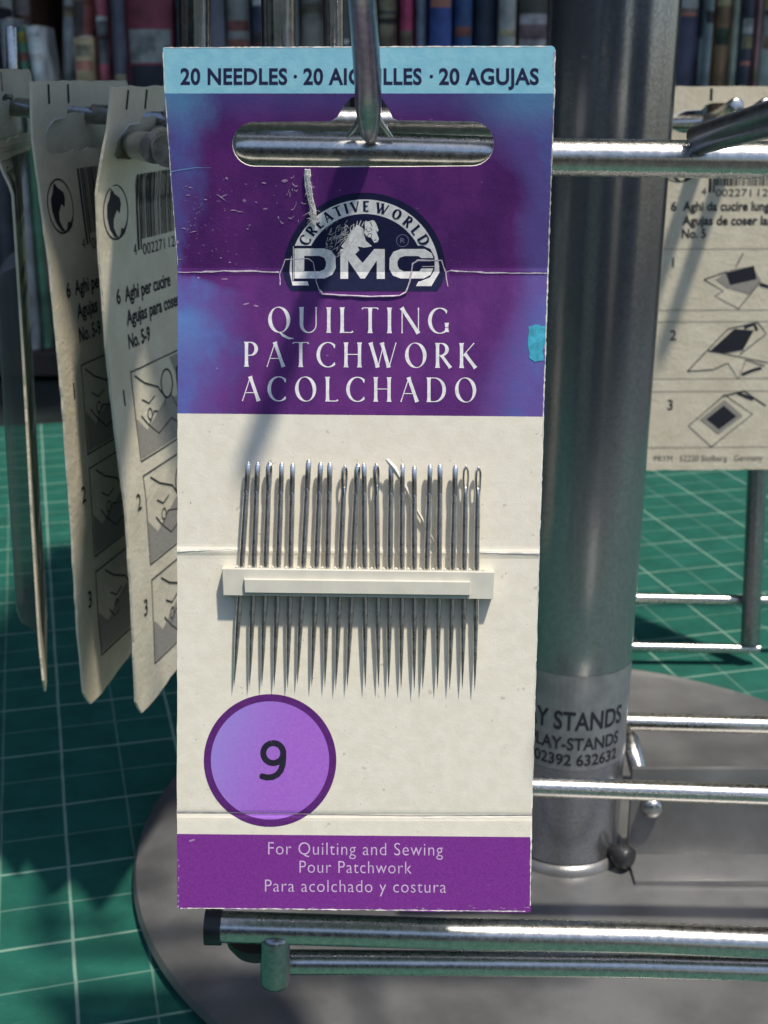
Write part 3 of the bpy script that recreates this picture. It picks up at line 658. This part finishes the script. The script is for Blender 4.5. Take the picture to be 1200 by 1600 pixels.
for pts, wd in (([(r_[2]-.9, r_[0]+6) for r_ in ROWS[:1]]+[(r_[2]-.9, r_[0]) for r_ in ROWS[1:-1]]+[(828.3, 1420)], 1.9), ([(258, 74.6), (560, 73.4), (862, 72.6)], 1.8), ([(282, 1418.8), (560, 1421.4), (826, 1424)], 1.5), ([(254.8, 82), (258, 146), (266.4, 266), (278.2, 420)], 1.2)):
    p_ = []
    for (xa, ya), (xb, yb) in zip(pts, pts[1:]):
        n = int(hypot(xb-xa, yb-ya)/5)
        for k in range(n): p_.append((xa+(xb-xa)*k/n+rc.uniform(-.35, .35), ya+(yb-ya)*k/n+rc.uniform(-.35, .35)))
    A.stroke(p_, [max(.25, wd*rc.uniform(.15, 1.5)) for _ in p_])
A.build('worn_edge', cardmap, [M['paper_edge']], card, off=.02, ycuts=CUTY)
# --- header line
A = Art()
A.text('20 NEEDLES', 282, 449, 131.5, 24, 0, .027, spacing=1.04); A.disc((461.5, 119.5), 2.7); A.text('20 AIGUILLES', 474, 659, 131.5, 24, 0, .027, spacing=1.04); A.disc((674, 119.5), 2.7); A.text('20 AGUJAS', 686, 842, 131.5, 24, 0, .027, spacing=1.04)
A.build('header_lettering', cardmap, [M['navy']], card, off=.03, step=.001, ycuts=CUTY)
# --- serif capitals drawn stroke by stroke (thick stems, hairlines, small flared ends)
def serif(A, s, x0, x1, base, cap, mi=0, T=.14, t=.034, drop=0.0, place=None, flare=1.0):
    def ell(cx, cy, rx, ry, a0, a1, n=22, thin=t, thick=T):
        P = []; W = []
        for k in range(n+1):
            a = R(a0+(a1-a0)*k/n); P.append((cx+rx*cos(a), cy+ry*sin(a))); W.append(thin+(thick*1.02-thin)*abs(cos(a))**1.3)
        return P, W
    def st(x, w=T, a=0, b=1): return ([(x, a), (x, a+.06), (x, a+.2), (x, b-.2), (x, b-.06), (x, b)], [w*1.5*flare, w*1.1, w*.94, w*.94, w*1.1, w*1.5*flare])
    def dg(p, q, w): return ([p, ((p[0]*.93+q[0]*.07), p[1]*.93+q[1]*.07), (p[0]*.8+q[0]*.2, p[1]*.8+q[1]*.2), (p[0]*.2+q[0]*.8, p[1]*.2+q[1]*.8), q], [w*1.35, w*1.05, w*.95, w*.95, w*1.2])
    def bar(x, xx, y, up=0): return ([(x, y), (xx-.06, y), (xx, y+up)], [t, t*1.2, t*2.2])
    def E(*a, **k): P, W = ell(*a, **k); return (P, W)
    G = {'I': (.16, [st(.08)]), 'L': (.50, [st(.08), bar(.08, .5, .02, .05)]), 'T': (.62, [st(.31), ([(0, .93), (.03, .985), (.59, .985), (.62, .93)], [t*2, t, t, t*2])]),
     'N': (.74, [st(.05, t*1.2), dg((.03, 1), (.69, 0), T), st(.69, t*1.2, .0, 1)]), 'U': (.70, [([(.08, 1), (.08, .94), (.08, .4)]+E(.365, .33, .285, .32, 180, 268, 12)[0], [T*1.5, T*1.1]+[T]*1+[T*.98-(T-t*1.2)*(k/12)**1.5 for k in range(13)]), (E(.365, .33, .285, .32, 268, 360, 10)[0]+[(.65, .94), (.65, 1)], [t*1.2]*11+[t*1.3, t*2.6])]),
     'H': (.70, [st(.08), st(.62), ([(.08, .52), (.62, .52)], [t, t])]), 'D': (.76, [st(.08), ([(.08, .98), (.3, .98)]+E(.3, .5, .40, .48, 90, -90)[0]+[(.08, .02)], [t, t]+E(.3, .5, .40, .48, 90, -90)[1]+[t])]),
     'P': (.52, [st(.08), ([(.08, .98), (.22, .98)]+E(.22, .72, .25, .26, 90, -90)[0]+[(.1, .46)], [t, t]+E(.22, .72, .25, .26, 90, -90)[1]+[t])]),
     'R': (.60, [st(.08), ([(.08, .98), (.22, .98)]+E(.22, .74, .24, .24, 90, -90)[0]+[(.1, .5)], [t, t]+E(.22, .74, .24, .24, 90, -90)[1]+[t]), dg((.24, .5), (.60, .0), T*.9)]),
     'C': (.70, [([(.68, .76)]+E(.42, .5, .39, .49, 50, 310, 30)[0]+[(.68, .2)], [t*.6, ]+E(.42, .5, .39, .49, 50, 310, 30)[1]+[t*.6])]),
     'G': (.74, [([(.68, .78)]+E(.42, .5, .39, .49, 50, 300, 30)[0]+[(.69, .14)], [t*.6]+E(.42, .5, .39, .49, 50, 300, 30)[1]+[t]), st(.69, T*.9, .06, .42)]),
     'A': (.70, [dg((.02, 0), (.35, 1), t*1.1), dg((.33, 1), (.68, 0), T), ([(.12, .34), (.56, .34)], [t, t])]), 'V': (.68, [dg((.0, 1), (.34, 0), T), dg((.67, 1), (.35, 0), t*1.1)]),
     'W': (1.02, [dg((.0, 1), (.29, 0), T), dg((.53, .98), (.30, 0), t*1.1), dg((.45, 1), (.73, 0), T), dg((1.02, 1), (.74, 0), t*1.1)]), 'K': (.64, [st(.08), dg((.58, 1), (.1, .45), t*1.1), dg((.22, .56), (.64, 0), T)]),
     'E': (.50, [st(.08), bar(.08, .46, .02, .06), bar(.08, .44, .98, -.06), bar(.08, .38, .52)]), ' ': (.22, [])}
    for c in ('O', 'Q'): G[c] = (.86, [])
    adv = [G[c][0] for c in s]; tot = sum(adv)
    gap = ((x1-x0)/cap - tot)/max(1, len(s)-1); x = 0
    sx = 1.0
    if gap < .03: gap = .05; sx = ((x1-x0)/cap)/(tot+gap*(len(s)-1))
    put = place or (lambda X, Y: (x0+X*cap*sx, base-Y*cap + drop*(X*cap*sx)))
    for c, a in zip(s, adv):
        if c in 'OQ':
            o = [put(x+.43+.43*cos(2*pi*k/48), .5+.51*sin(2*pi*k/48)) for k in range(48)]; i = [put(x+.43+(.43-T)*cos(2*pi*k/48+.16), .5+(.51-t)*sin(2*pi*k/48)) for k in range(48)]
            A.raw(o+i, [(k, (k+1) % 48, 48+(k+1) % 48, 48+k) for k in range(48)], mi)
            if c == 'Q': A.stroke([put(x+.44, .02), put(x+.6, -.12), put(x+.8, -.22), put(x+1.0, -.23)], [cap*v for v in (.06, .1, .09, .02)], mi)
        for P, W in G[c][1]:
            m = min(len(P), len(W)); A.stroke([put(x+p[0], p[1]) for p in P[:m]], [w_*cap for w_ in W[:m]], mi)
        x += a+gap
A = Art()
serif(A, 'QUILTING', 419, 700, 519.5, 40, drop=.006); serif(A, 'PATCHWORK', 382, 743, 573, 39, drop=.006); serif(A, 'ACOLCHADO', 378, 744, 626.5, 38.5, drop=.006)
A.build('title_lettering', cardmap, [M['text_white']], card, off=.03, step=.0006, ycuts=CUTY)
# --- emblem
q = lambda x, y: (400+x/3.529, 260+y/3.529)
cx, cy = 569.5, 425.0
def dome(rx, ry, a0=180, a1=360, n=40): return [(cx+rx*cos(R(a0+(a1-a0)*k/n)), cy+ry*sin(R(a0+(a1-a0)*k/n))) for k in range(n+1)]
A = Art()
A.poly(dome(127, 124) + [(694, 434), (690, 445), (683, 455), (455, 455), (449, 446), (444, 434)], mi=0)
A.raw(dome(117, 113.5)+dome(93.5, 91), [(k, k+1, 42+k, 41+k) for k in range(40)], 1)
A.poly([(452.5, 425), (476, 425), (482.5, 446), (457, 446)], mi=1); A.poly([(662, 425), (687, 425), (674, 447), (650, 447)], mi=1)
A.poly([q(195, 437), q(920, 437), q(962, 455), q(985, 500), q(985, 570), q(960, 612), q(905, 634), q(200, 634)], mi=0)
A.stroke([q(206, 440), q(206, 630)], 1.0, 1); 
A.poly([q(212, 452), q(375, 452), q(415, 464), q(438, 495), q(440, 560), q(420, 598), q(378, 618), q(212, 618)], [[q(266, 493), q(350, 493), q(376, 503), q(386, 525), q(386, 548), q(376, 568), q(350, 578), q(266, 578)]], 1)
A.poly([q(465, 455), q(522, 455), q(588, 532), q(652, 455), q(710, 455), q(710, 620), q(666, 620), q(666, 518), q(600, 618), q(576, 618), q(508, 518), q(508, 620), q(465, 620)], mi=1)
A.poly([q(978, 505), q(968, 478), q(930, 455), q(800, 455), q(758, 470), q(737, 505), q(735, 565), q(755, 602), q(798, 618), q(925, 618), q(962, 598), q(978, 562), q(912, 562), q(900, 578), q(815, 578), q(790, 566), q(780, 545), q(780, 525), q(792, 503), q(818, 494), q(895, 494), q(912, 505)], mi=1)
# horse's head and neck
A.poly([q(500, 470), q(470, 440), q(500, 400), q(530, 350), q(560, 322), q(590, 340), q(594, 372), q(606, 410), q(640, 440), q(596, 448), q(560, 440), q(570, 462), q(540, 490)], mi=1)
A.poly([q(598, 312), q(606, 298), q(616, 305), q(640, 296), q(652, 298), q(664, 318), q(676, 352), q(668, 362), q(660, 346), q(664, 362), q(678, 398), q(672, 416), q(652, 421), q(642, 404), q(634, 392), q(612, 388), q(596, 366), q(602, 340)], mi=1)
for l_ in ([(606, 345), (618, 362), (640, 350), (628, 338)], [(612, 388), (622, 370), (640, 372), (634, 392)], [(650, 408), (664, 404)], [(630, 305), (640, 330)]): A.stroke([q(*p) for p in l_], 1.1, 0)
for x_, y_, u_, v_ in ((552, 335, 560, 300), (566, 330, 580, 296), (584, 330, 596, 302), (540, 352, 540, 316), (524, 366, 520, 334)): A.stroke([q(x_, y_), q(u_, v_)], [1.6, .6], 1)
A.ring(q(808, 409), 9.0, 9.9, 2, 28); A.text('R', q(796, 0)[0], q(821, 0)[0], q(0, 422)[1], 7.4, 2)
def ring_place(a0, ro, cap):
    def f(X, Y):
        a = R(a0) + X*cap/(ro+cap*.45); r = ro+Y*cap; return (cx+r*1.03*cos(a), cy+r*sin(a))
    return f
serif(A, 'CREATIVE', 0, 121, 0, 15.8, 0, T=.25, t=.11, place=ring_place(205.8, 95, 15.8), flare=.85); serif(A, 'WORLD', 0, 96, 0, 15.8, 0, T=.25, t=.11, place=ring_place(280.5, 95, 15.8), flare=.85)
A.build('emblem', cardmap, [M['navy'], M['white'], M['badge_line']], card, off=.03, step=.0008, ycuts=CUTY)
# --- number badge
bd = Art(); bd.disc((422, 1188), 95, 0, 72)
dsc = bd.build('number_badge', cardmap, [M['badge']], card, off=.03, ycuts=CUTY, uvf=lambda x, y: ((x-327)/190, (y-1093)/190))
A = Art(); A.ring((422, 1188), 92.5, 103.5, 0, 96); A.build('badge_ring', cardmap, [M['ringp']], dsc, off=.045, ycuts=CUTY)
A = Art(); P = arcp(427, 1176.5, 15.6, -100, -460, 34); A.stroke(P, 9.4); A.stroke([(442.6, 1173), (442.6, 1184), (441.8, 1194), (439, 1203), (433.5, 1210), (426, 1213.8), (417, 1214.6), (410, 1212.8)], 9.4); A.disc((410, 1212.8), 4.7)
A.build('badge_number', cardmap, [M['black']], dsc, off=.05, step=.002, ycuts=CUTY)
# --- the three lines at the foot
A = Art(); A.text('For Quilting and Sewing', 419, 692, 1335, 19.5, 0, -.008, spacing=1.1, drop=2); A.text('Pour Patchwork', 468, 643, 1363.5, 19, 0, -.008, spacing=1.1, drop=1.5); A.text('Para acolchado y costura', 414, 697, 1393, 19, 0, -.008, spacing=1.1, drop=2)
A.build('foot_lettering', cardmap, [M['pink']], card, off=.03, step=.001, ycuts=CUTY)
# --- folds and die-cut tab
def wig(pts, j): 
    o = []
    for (x0, y0), (x1, y1) in zip(pts, pts[1:]):
        n = max(2, int(hypot(x1-x0, y1-y0)/9))
        for k in range(n): o.append((x0+(x1-x0)*k/n+rc.uniform(-j, j), y0+(y1-y0)*k/n+rc.uniform(-j, j)))
    return o+[pts[-1]]
def wl(pts, wd, j=.5): p = wig(pts, j); return p, [max(.5, wd*rc.uniform(.55, 1.25)) for _ in p]
A = Art()
A.stroke(*wl([(312, 425), (350, 423.2), (400, 423.8), (436, 425)], 2.4)); A.stroke(*wl([(697, 425.5), (705, 423), (760, 426), (855, 427)], 2.4)); A.stroke(*wl([(278, 425.2), (312, 425)], 1.2))
A.stroke(*wl([(438, 445), (437, 428), (446, 405), (482, 404)], 1.6)); A.stroke(*wl([(482, 404), (490, 410), (494, 440), (500, 458)], 1.3)); A.stroke(*wl([(640, 440), (645, 412), (652, 406), (690, 407), (696, 424)], 2.4)); A.stroke(*wl([(696, 424), (700, 448)], 1.2))
A.stroke(*wl([(660, 416), (680, 416)], 1.2))
A.build('cracked_fold', cardmap, [M['crease']], card, off=.04, ycuts=CUTY)
b = bmesh.new(); P = wig([(499, 452), (504, 460), (540, 462), (590, 463.5), (625, 462), (635, 456), (640, 440), (643, 425)], .6)
tube(b, [cardmap(x, y, .2) for x, y in P], [.08+.07*abs(sin(i*.9)) for i in range(len(P))], 6); link('die_cut_lip', b, M['crease'], card, smooth=60)
A = Art(); p_, w_ = wl([(266, 269), (285, 265), (305, 262), (330, 262)], 2.0); A.stroke(p_, [x_*max(.1, 1-i/len(w_)) for i, x_ in enumerate(w_)]); A.build('faded_fold', cardmap, [M['crease_blue']], card, off=.035, ycuts=CUTY)
A = Art(); A.stroke(*wl([(277, 1268.5), (350, 1269), (422, 1271), (520, 1272), (640, 1274.5), (740, 1274), (831, 1273)], 1.1, .3)); A.build('foot_fold', cardmap, [M['crease_dark']], card, off=.055, ycuts=CUTY)
A = Art(); A.stroke(*wl([(660, 1277), (740, 1277), (831, 1276)], 1.6, .3)); A.stroke(*wl([(277, 862), (300, 860), (345, 858), (380, 858)], 2.2)); A.stroke(*wl([(746, 862), (842, 865)], 2.6)); A.build('fold_highlight', cardmap, [M['paper_edge']], card, off=.05, ycuts=CUTY)
A = Art(); A.poly(wig([(826, 510), (838, 507), (852.5, 510), (852, 538), (848, 548), (850, 563), (836, 565), (828, 560), (825, 540), (826, 510)], .7)); A.build('sticker_scrap', cardmap, [M['teal']], card, off=.06, ycuts=CUTY)
# --- scuffs: a torn strand and lifted fibres
b = bmesh.new(); S = [(481, 264), (479, 280), (484, 300), (487, 320), (490, 336), (489, 350)]
S2 = wig(S, .9)
for q_ in range(11):
    ox, oz = rc.gauss(0, 2.3), rc.uniform(.1, .4); tube(b, [cardmap(x+ox+rc.gauss(0, .7), y+rc.gauss(0, .5), oz+rc.uniform(-.06, .06)) for x, y in S2], [max(.06, rc.uniform(.10, .19)*(1-.6*i/len(S2))) for i in range(len(S2))], 6)
for i in range(60):
    k = rc.random(); x, y = 481+8*k+rc.gauss(0, 2), 266+84*k; a = rc.choice((.35, pi-.35))*.75+pi/2*.25+rc.gauss(0, .6); l_ = abs(rc.gauss(0, 6))+3
    pts = [cardmap(x+l_*s_*cos(a)+rc.gauss(0, 1.2)*s_, y+l_*s_*sin(a)+3*s_*s_, .25+.35*sin(s_*3)) for s_ in (0, .35, .7, 1)]; tube(b, pts, [.026, .022, .018, .012], 4)
for i in range(12):
    x, y = 458+rc.gauss(0, 9), 320+rc.gauss(0, 22); a = rc.uniform(0, 2*pi); l_ = rc.uniform(4, 12)
    tube(b, [cardmap(x+l_*s_*cos(a), y+l_*s_*sin(a)+2*sin(s_*4), .06+.1*s_) for s_ in (0, .35, .7, 1)], .018, 4)
link('torn_strand', b, M['fibre'], card, smooth=60)
b = bmesh.new()
for i in range(95):
    x, y = 536+rc.gauss(0, 13), 368+rc.gauss(0, 13); a = rc.gauss(2.2, .5); l_ = rc.uniform(4, 14)
    if y > 400: continue
    tube(b, [cardmap(x+l_*s_*cos(a)+rc.gauss(0, .6), y+l_*s_*sin(a), .05+.09*s_) for s_ in (0, .5, 1)], [.028, .022, .01], 4)
link('scuffed_fibre', b, M['fibre'], card, smooth=60)
b = bmesh.new()
def fleck(x, y, rx, ry, a=0):
    n = 7; c = b.verts.new(cardmap(x, y, .06)); rg = []
    for k in range(n):
        t_ = 2*pi*k/n; q_ = rc.uniform(.5, 1.1); dx, dy = rx*q_*cos(t_), ry*q_*sin(t_); rg.append(b.verts.new(cardmap(x+dx*cos(a)-dy*sin(a), y+dx*sin(a)+dy*cos(a), .035)))
    for k in range(n): b.faces.new((c, rg[k], rg[(k+1) % n]))
for x, y, rx, ry in ((354, 279, 3, 2.5), (345, 308, 12, 1.6), (350, 306, 8, 1.2), (366, 329, 7, 1.5), (375, 331, 6, 1), (295, 305, 4, 1.3), (321, 312, 3.4, 1.3), (400, 316, 2.4, 1.2), (287, 357, 6, 1.4), (303, 362, 8, .9), (276.6, 379, 3, 6), (387, 358, 2, 1.8), (359, 410, 3, 1.6), (345, 403, 2.5, 1), (352, 436, 7, 1), (280, 406, 6, .8), (310, 434, 2.2, 1.4), (445, 283, 8, 4), (412, 286, 4, 1.5), (385, 475, 7, 2), (400, 478, 4, 1.6), (297, 293, 3, 2), (290, 291, 3, 1), (435, 340, 1.6, 2.6), (300, 1313, 6, 1.5), (512, 556, 2, 1)): fleck(x, y, rx, ry, rc.gauss(0, .25))
for i in range(60):
    x, y = 285+abs(rc.gauss(0, 70)), rc.uniform(272, 420); fleck(x, y, abs(rc.gauss(.7, .6))+.3, .3+rc.random()*.4, rc.gauss(0, .8))
for i in range(16): fleck(277.5+abs(rc.gauss(0, 1.6)), 1418-abs(rc.gauss(0, 38)), rc.uniform(.5, 1.6), rc.uniform(.8, 2.6))
for i in range(40): fleck(rc.uniform(282, 826), 1421.5-abs(rc.gauss(0, 2.2)), rc.uniform(.8, 4), rc.uniform(.5, 1.2))
for i in range(60):
    y = rc.uniform(80, 640); fleck(edges_at(y)[1]-1.0-abs(rc.gauss(0, 1.0)), y, rc.uniform(.4, 1.0), rc.uniform(1, 5))
o = link('rubbed_fleck', b, M['rub'], card); o['kind'] = 'stuff'
b = bmesh.new()
for i in range(60): fleck(rc.uniform(285, 828), rc.uniform(655, 1295), rc.uniform(.5, 1.3), rc.uniform(.5, 1.3))
o = link('dirt_speck', b, M['crease_dark'], card); o['kind'] = 'stuff'
# --- moulded clip that holds the needles
def clipbox(name, quad, z0, z1, slope, mat, parent):
    b = bmesh.new(); nx = 10; lo = []; hi = []
    (ax, ay), (bx, by), (cx_, cy_), (dx_, dy_) = quad      # tl tr br bl
    def ring(ins, z):
        T_ = [(ax+ins+(bx-ax-2*ins)*k/nx, ay+ins*.6+(by-ay)*k/nx) for k in range(nx+1)]; B_ = [(cx_-ins+(dx_-cx_+2*ins)*k/nx, cy_-ins*.6+(dy_-cy_)*k/nx) for k in range(nx+1)]
        return [b.verts.new(cardmap(x, y, z)) for x, y in T_+B_]
    rs = [ring(0, z0), ring(slope*.15, z1-.25), ring(slope*.15+.5, z1-.06), ring(slope*.15+1.3, z1)]; n = len(rs[0])
    for p_, q_ in zip(rs, rs[1:]):
        for k in range(n): b.faces.new((p_[k], p_[(k+1) % n], q_[(k+1) % n], q_[k]))
    for k in range(nx): b.faces.new((rs[-1][k], rs[-1][k+1], rs[-1][n-2-k], rs[-1][n-1-k])); b.faces.new((rs[0][k+1], rs[0][k], rs[0][n-1-k], rs[0][n-2-k]))
    bmesh.ops.recalc_face_normals(b, faces=b.faces); return link(name, b, mat, parent, smooth=40)
clip = clipbox('needle_clip', [(349, 884.5), (771, 890), (769, 932.5), (351, 926.5)], .02, 2.35, 3, M['plastic'], card)
clipbox('raised_bar', [(384, 899.5), (733, 903.5), (732.5, 925), (385, 921)], 2.3, 3.15, 4, M['plastic'], clip)
b = bmesh.new()
for i in range(21):
    x = 371+ i*19.1+rc.uniform(-1, 1); y = 885+.013*(x-349)
    tube(b, [cardmap(x, y+2.5, 1.2), cardmap(x, y-1.2, 1.35), cardmap(x+rc.uniform(-1, 1), y-3.4, 1.1)], [.34, .3, .12], 6)
link('clip_teeth', b, M['plastic'], clip, smooth=60)
# --- paper shard caught behind the needles
b = bmesh.new(); S = [(604, 716), (616, 730), (632, 758), (648, 790), (662, 815), (679, 848)]; W = [1.5, 4, 2.6, 1.6, 1.2, .6]
vs = []
for (x, y), w_ in zip(S, W): vs.append([b.verts.new(cardmap(x-w_*.6, y+w_*.4, 1.9 if y < 735 else .55)), b.verts.new(cardmap(x, y, 2.2 if y < 735 else .8)), b.verts.new(cardmap(x+w_*.6, y-w_*.4, 1.9 if y < 735 else .55))])
for p_, q_ in zip(vs, vs[1:]):
    for k in (0, 1): b.faces.new((p_[k], p_[k+1], q_[k+1], q_[k]))
o = link('paper_shard', b, M['fibre'], None, org=cardP(640, 780), smooth=60)
sm_ = o.modifiers.new('thickness', 'SOLIDIFY'); sm_.thickness = .00015
tag(o, 'thin white paper shard curling between the needles right of centre', 'paper scrap')
# ------------------------------------------------------------------ twenty needles
TOP = [(389.6, 721), (404, 720.5), (422, 720), (441.6, 720.5), (458.5, 723), (483, 721.5), (501.6, 721), (516, 721), (539, 721.5), (559, 722), (569, 722), (587.5, 722), (611, 724), (628.6, 724), (647, 725), (671.6, 726), (687, 726), (710.6, 726), (727, 728), (746, 728)]
TIP = [(367, 1069), (391, 1071), (410, 1071), (429, 1073), (450, 1073), (465.5, 1062), (487.5, 1071), (508, 1072), (524.7, 1078), (542.7, 1073.5), (571, 1073), (591.6, 1073), (607, 1073), (626.5, 1073.5), (647, 1078.5), (660, 1073), (683, 1072), (702, 1075), (721.7, 1072), (741, 1075.5)]
LN, RN = 31.3, .405
def needle_mesh():
    """eye end up along +Z, centred on the origin, with a real slotted eye"""
    b = bmesh.new(); h = LN/2; n = 14
    prof = [(-h, .015), (-h+1, .09), (-h+3, .2), (-h+6, .31), (-h+10, .41), (-h+14, RN), (0, RN), (h-7, RN), (h-5.2, RN*.95), (h-4.2, RN*.87), (h-3.6, RN*.78), (h-3.2, RN*.5), (h-3.0, RN*.2)]
    rings = [[b.verts.new((r*cos(2*pi*k/n), r*sin(2*pi*k/n), z)) for k in range(n)] for z, r in prof]
    for a_, c_ in zip(rings, rings[1:]):
        for k in range(n): b.faces.new((a_[k], a_[(k+1) % n], c_[(k+1) % n], c_[k]))
    b.faces.new(rings[0][::-1]); b.faces.new(rings[-1])
    k0 = len(b.verts)
    for s in (-1, 1):                                # the two cheeks beside the eye
        tube(b, [(s*.12, 0, h-4.3), (s*.27, 0, h-2.9), (s*.335, 0, h-1.8), (s*.30, 0, h-.9), (s*.13, 0, h-.42)], [.17, .17, .16, .165, .17], 8)
    tube(b, [(-.16, 0, h-.5), (0, 0, h-.3), (.16, 0, h-.5)], [.14, .165, .14], 8); tube(b, [(0, 0, h-.6), (0, 0, h-.1), (0, 0, h)], [.15, .13, .05], 8)
    b.verts.ensure_lookup_table()
    for v in b.verts[k0:]: v.co.y *= 2.05
    for v in b.verts: v.co *= MM
    me = bpy.data.meshes.new('sewing_needle'); b.to_mesh(me); b.free(); me.materials.append(M['steel'])
    for p in me.polygons: p.use_smooth = True
    me.set_sharp_from_angle(angle=R(55)); return me
nm = needle_mesh()
ORD = ['first', 'second', 'third', 'fourth', 'fifth', 'sixth', 'seventh', 'eighth', 'ninth', 'tenth']
proto = None
for i, (tp, bt) in enumerate(zip(TOP, TIP)):
    a_ = cardmap(tp[0], tp[1], 1.35); c_ = cardmap(bt[0], bt[1], .95); z_ = (a_-c_).normalized(); mid = (a_+c_)/2
    if proto is None: proto = o = bpy.data.objects.new('sewing_needle', nm)
    else: o = proto.copy()
    sc.collection.objects.link(o)
    face = {17: 80, 18: 8, 19: 20, 8: 40, 11: 45, 9: 60, 2: 62}.get(i, 84+rc.uniform(0, 12))
    qx = Vector((1, 0, 0)); y_ = z_.cross(qx).normalized(); x_ = y_.cross(z_)
    o.matrix_world = Matrix.Translation(mid*MM) @ Matrix((x_, y_, z_)).transposed().to_4x4() @ Matrix.Rotation(R(face), 4, 'Z')
    if i < 10: lb = 'steel sewing needle, %s from the left end of the cream clip' % ORD[i]
    else: lb = 'steel sewing needle, %s from the right end of the cream clip' % ORD[19-i]
    if i == 19: lb = 'rightmost steel sewing needle with its open eye showing'
    if i == 18: lb = 'steel sewing needle with its open eye showing, second from the right end'
    if i == 0: lb = 'leftmost steel sewing needle, leaning in the cream clip'
    tag(o, lb, 'needle', 'steel needles in the cream clip')
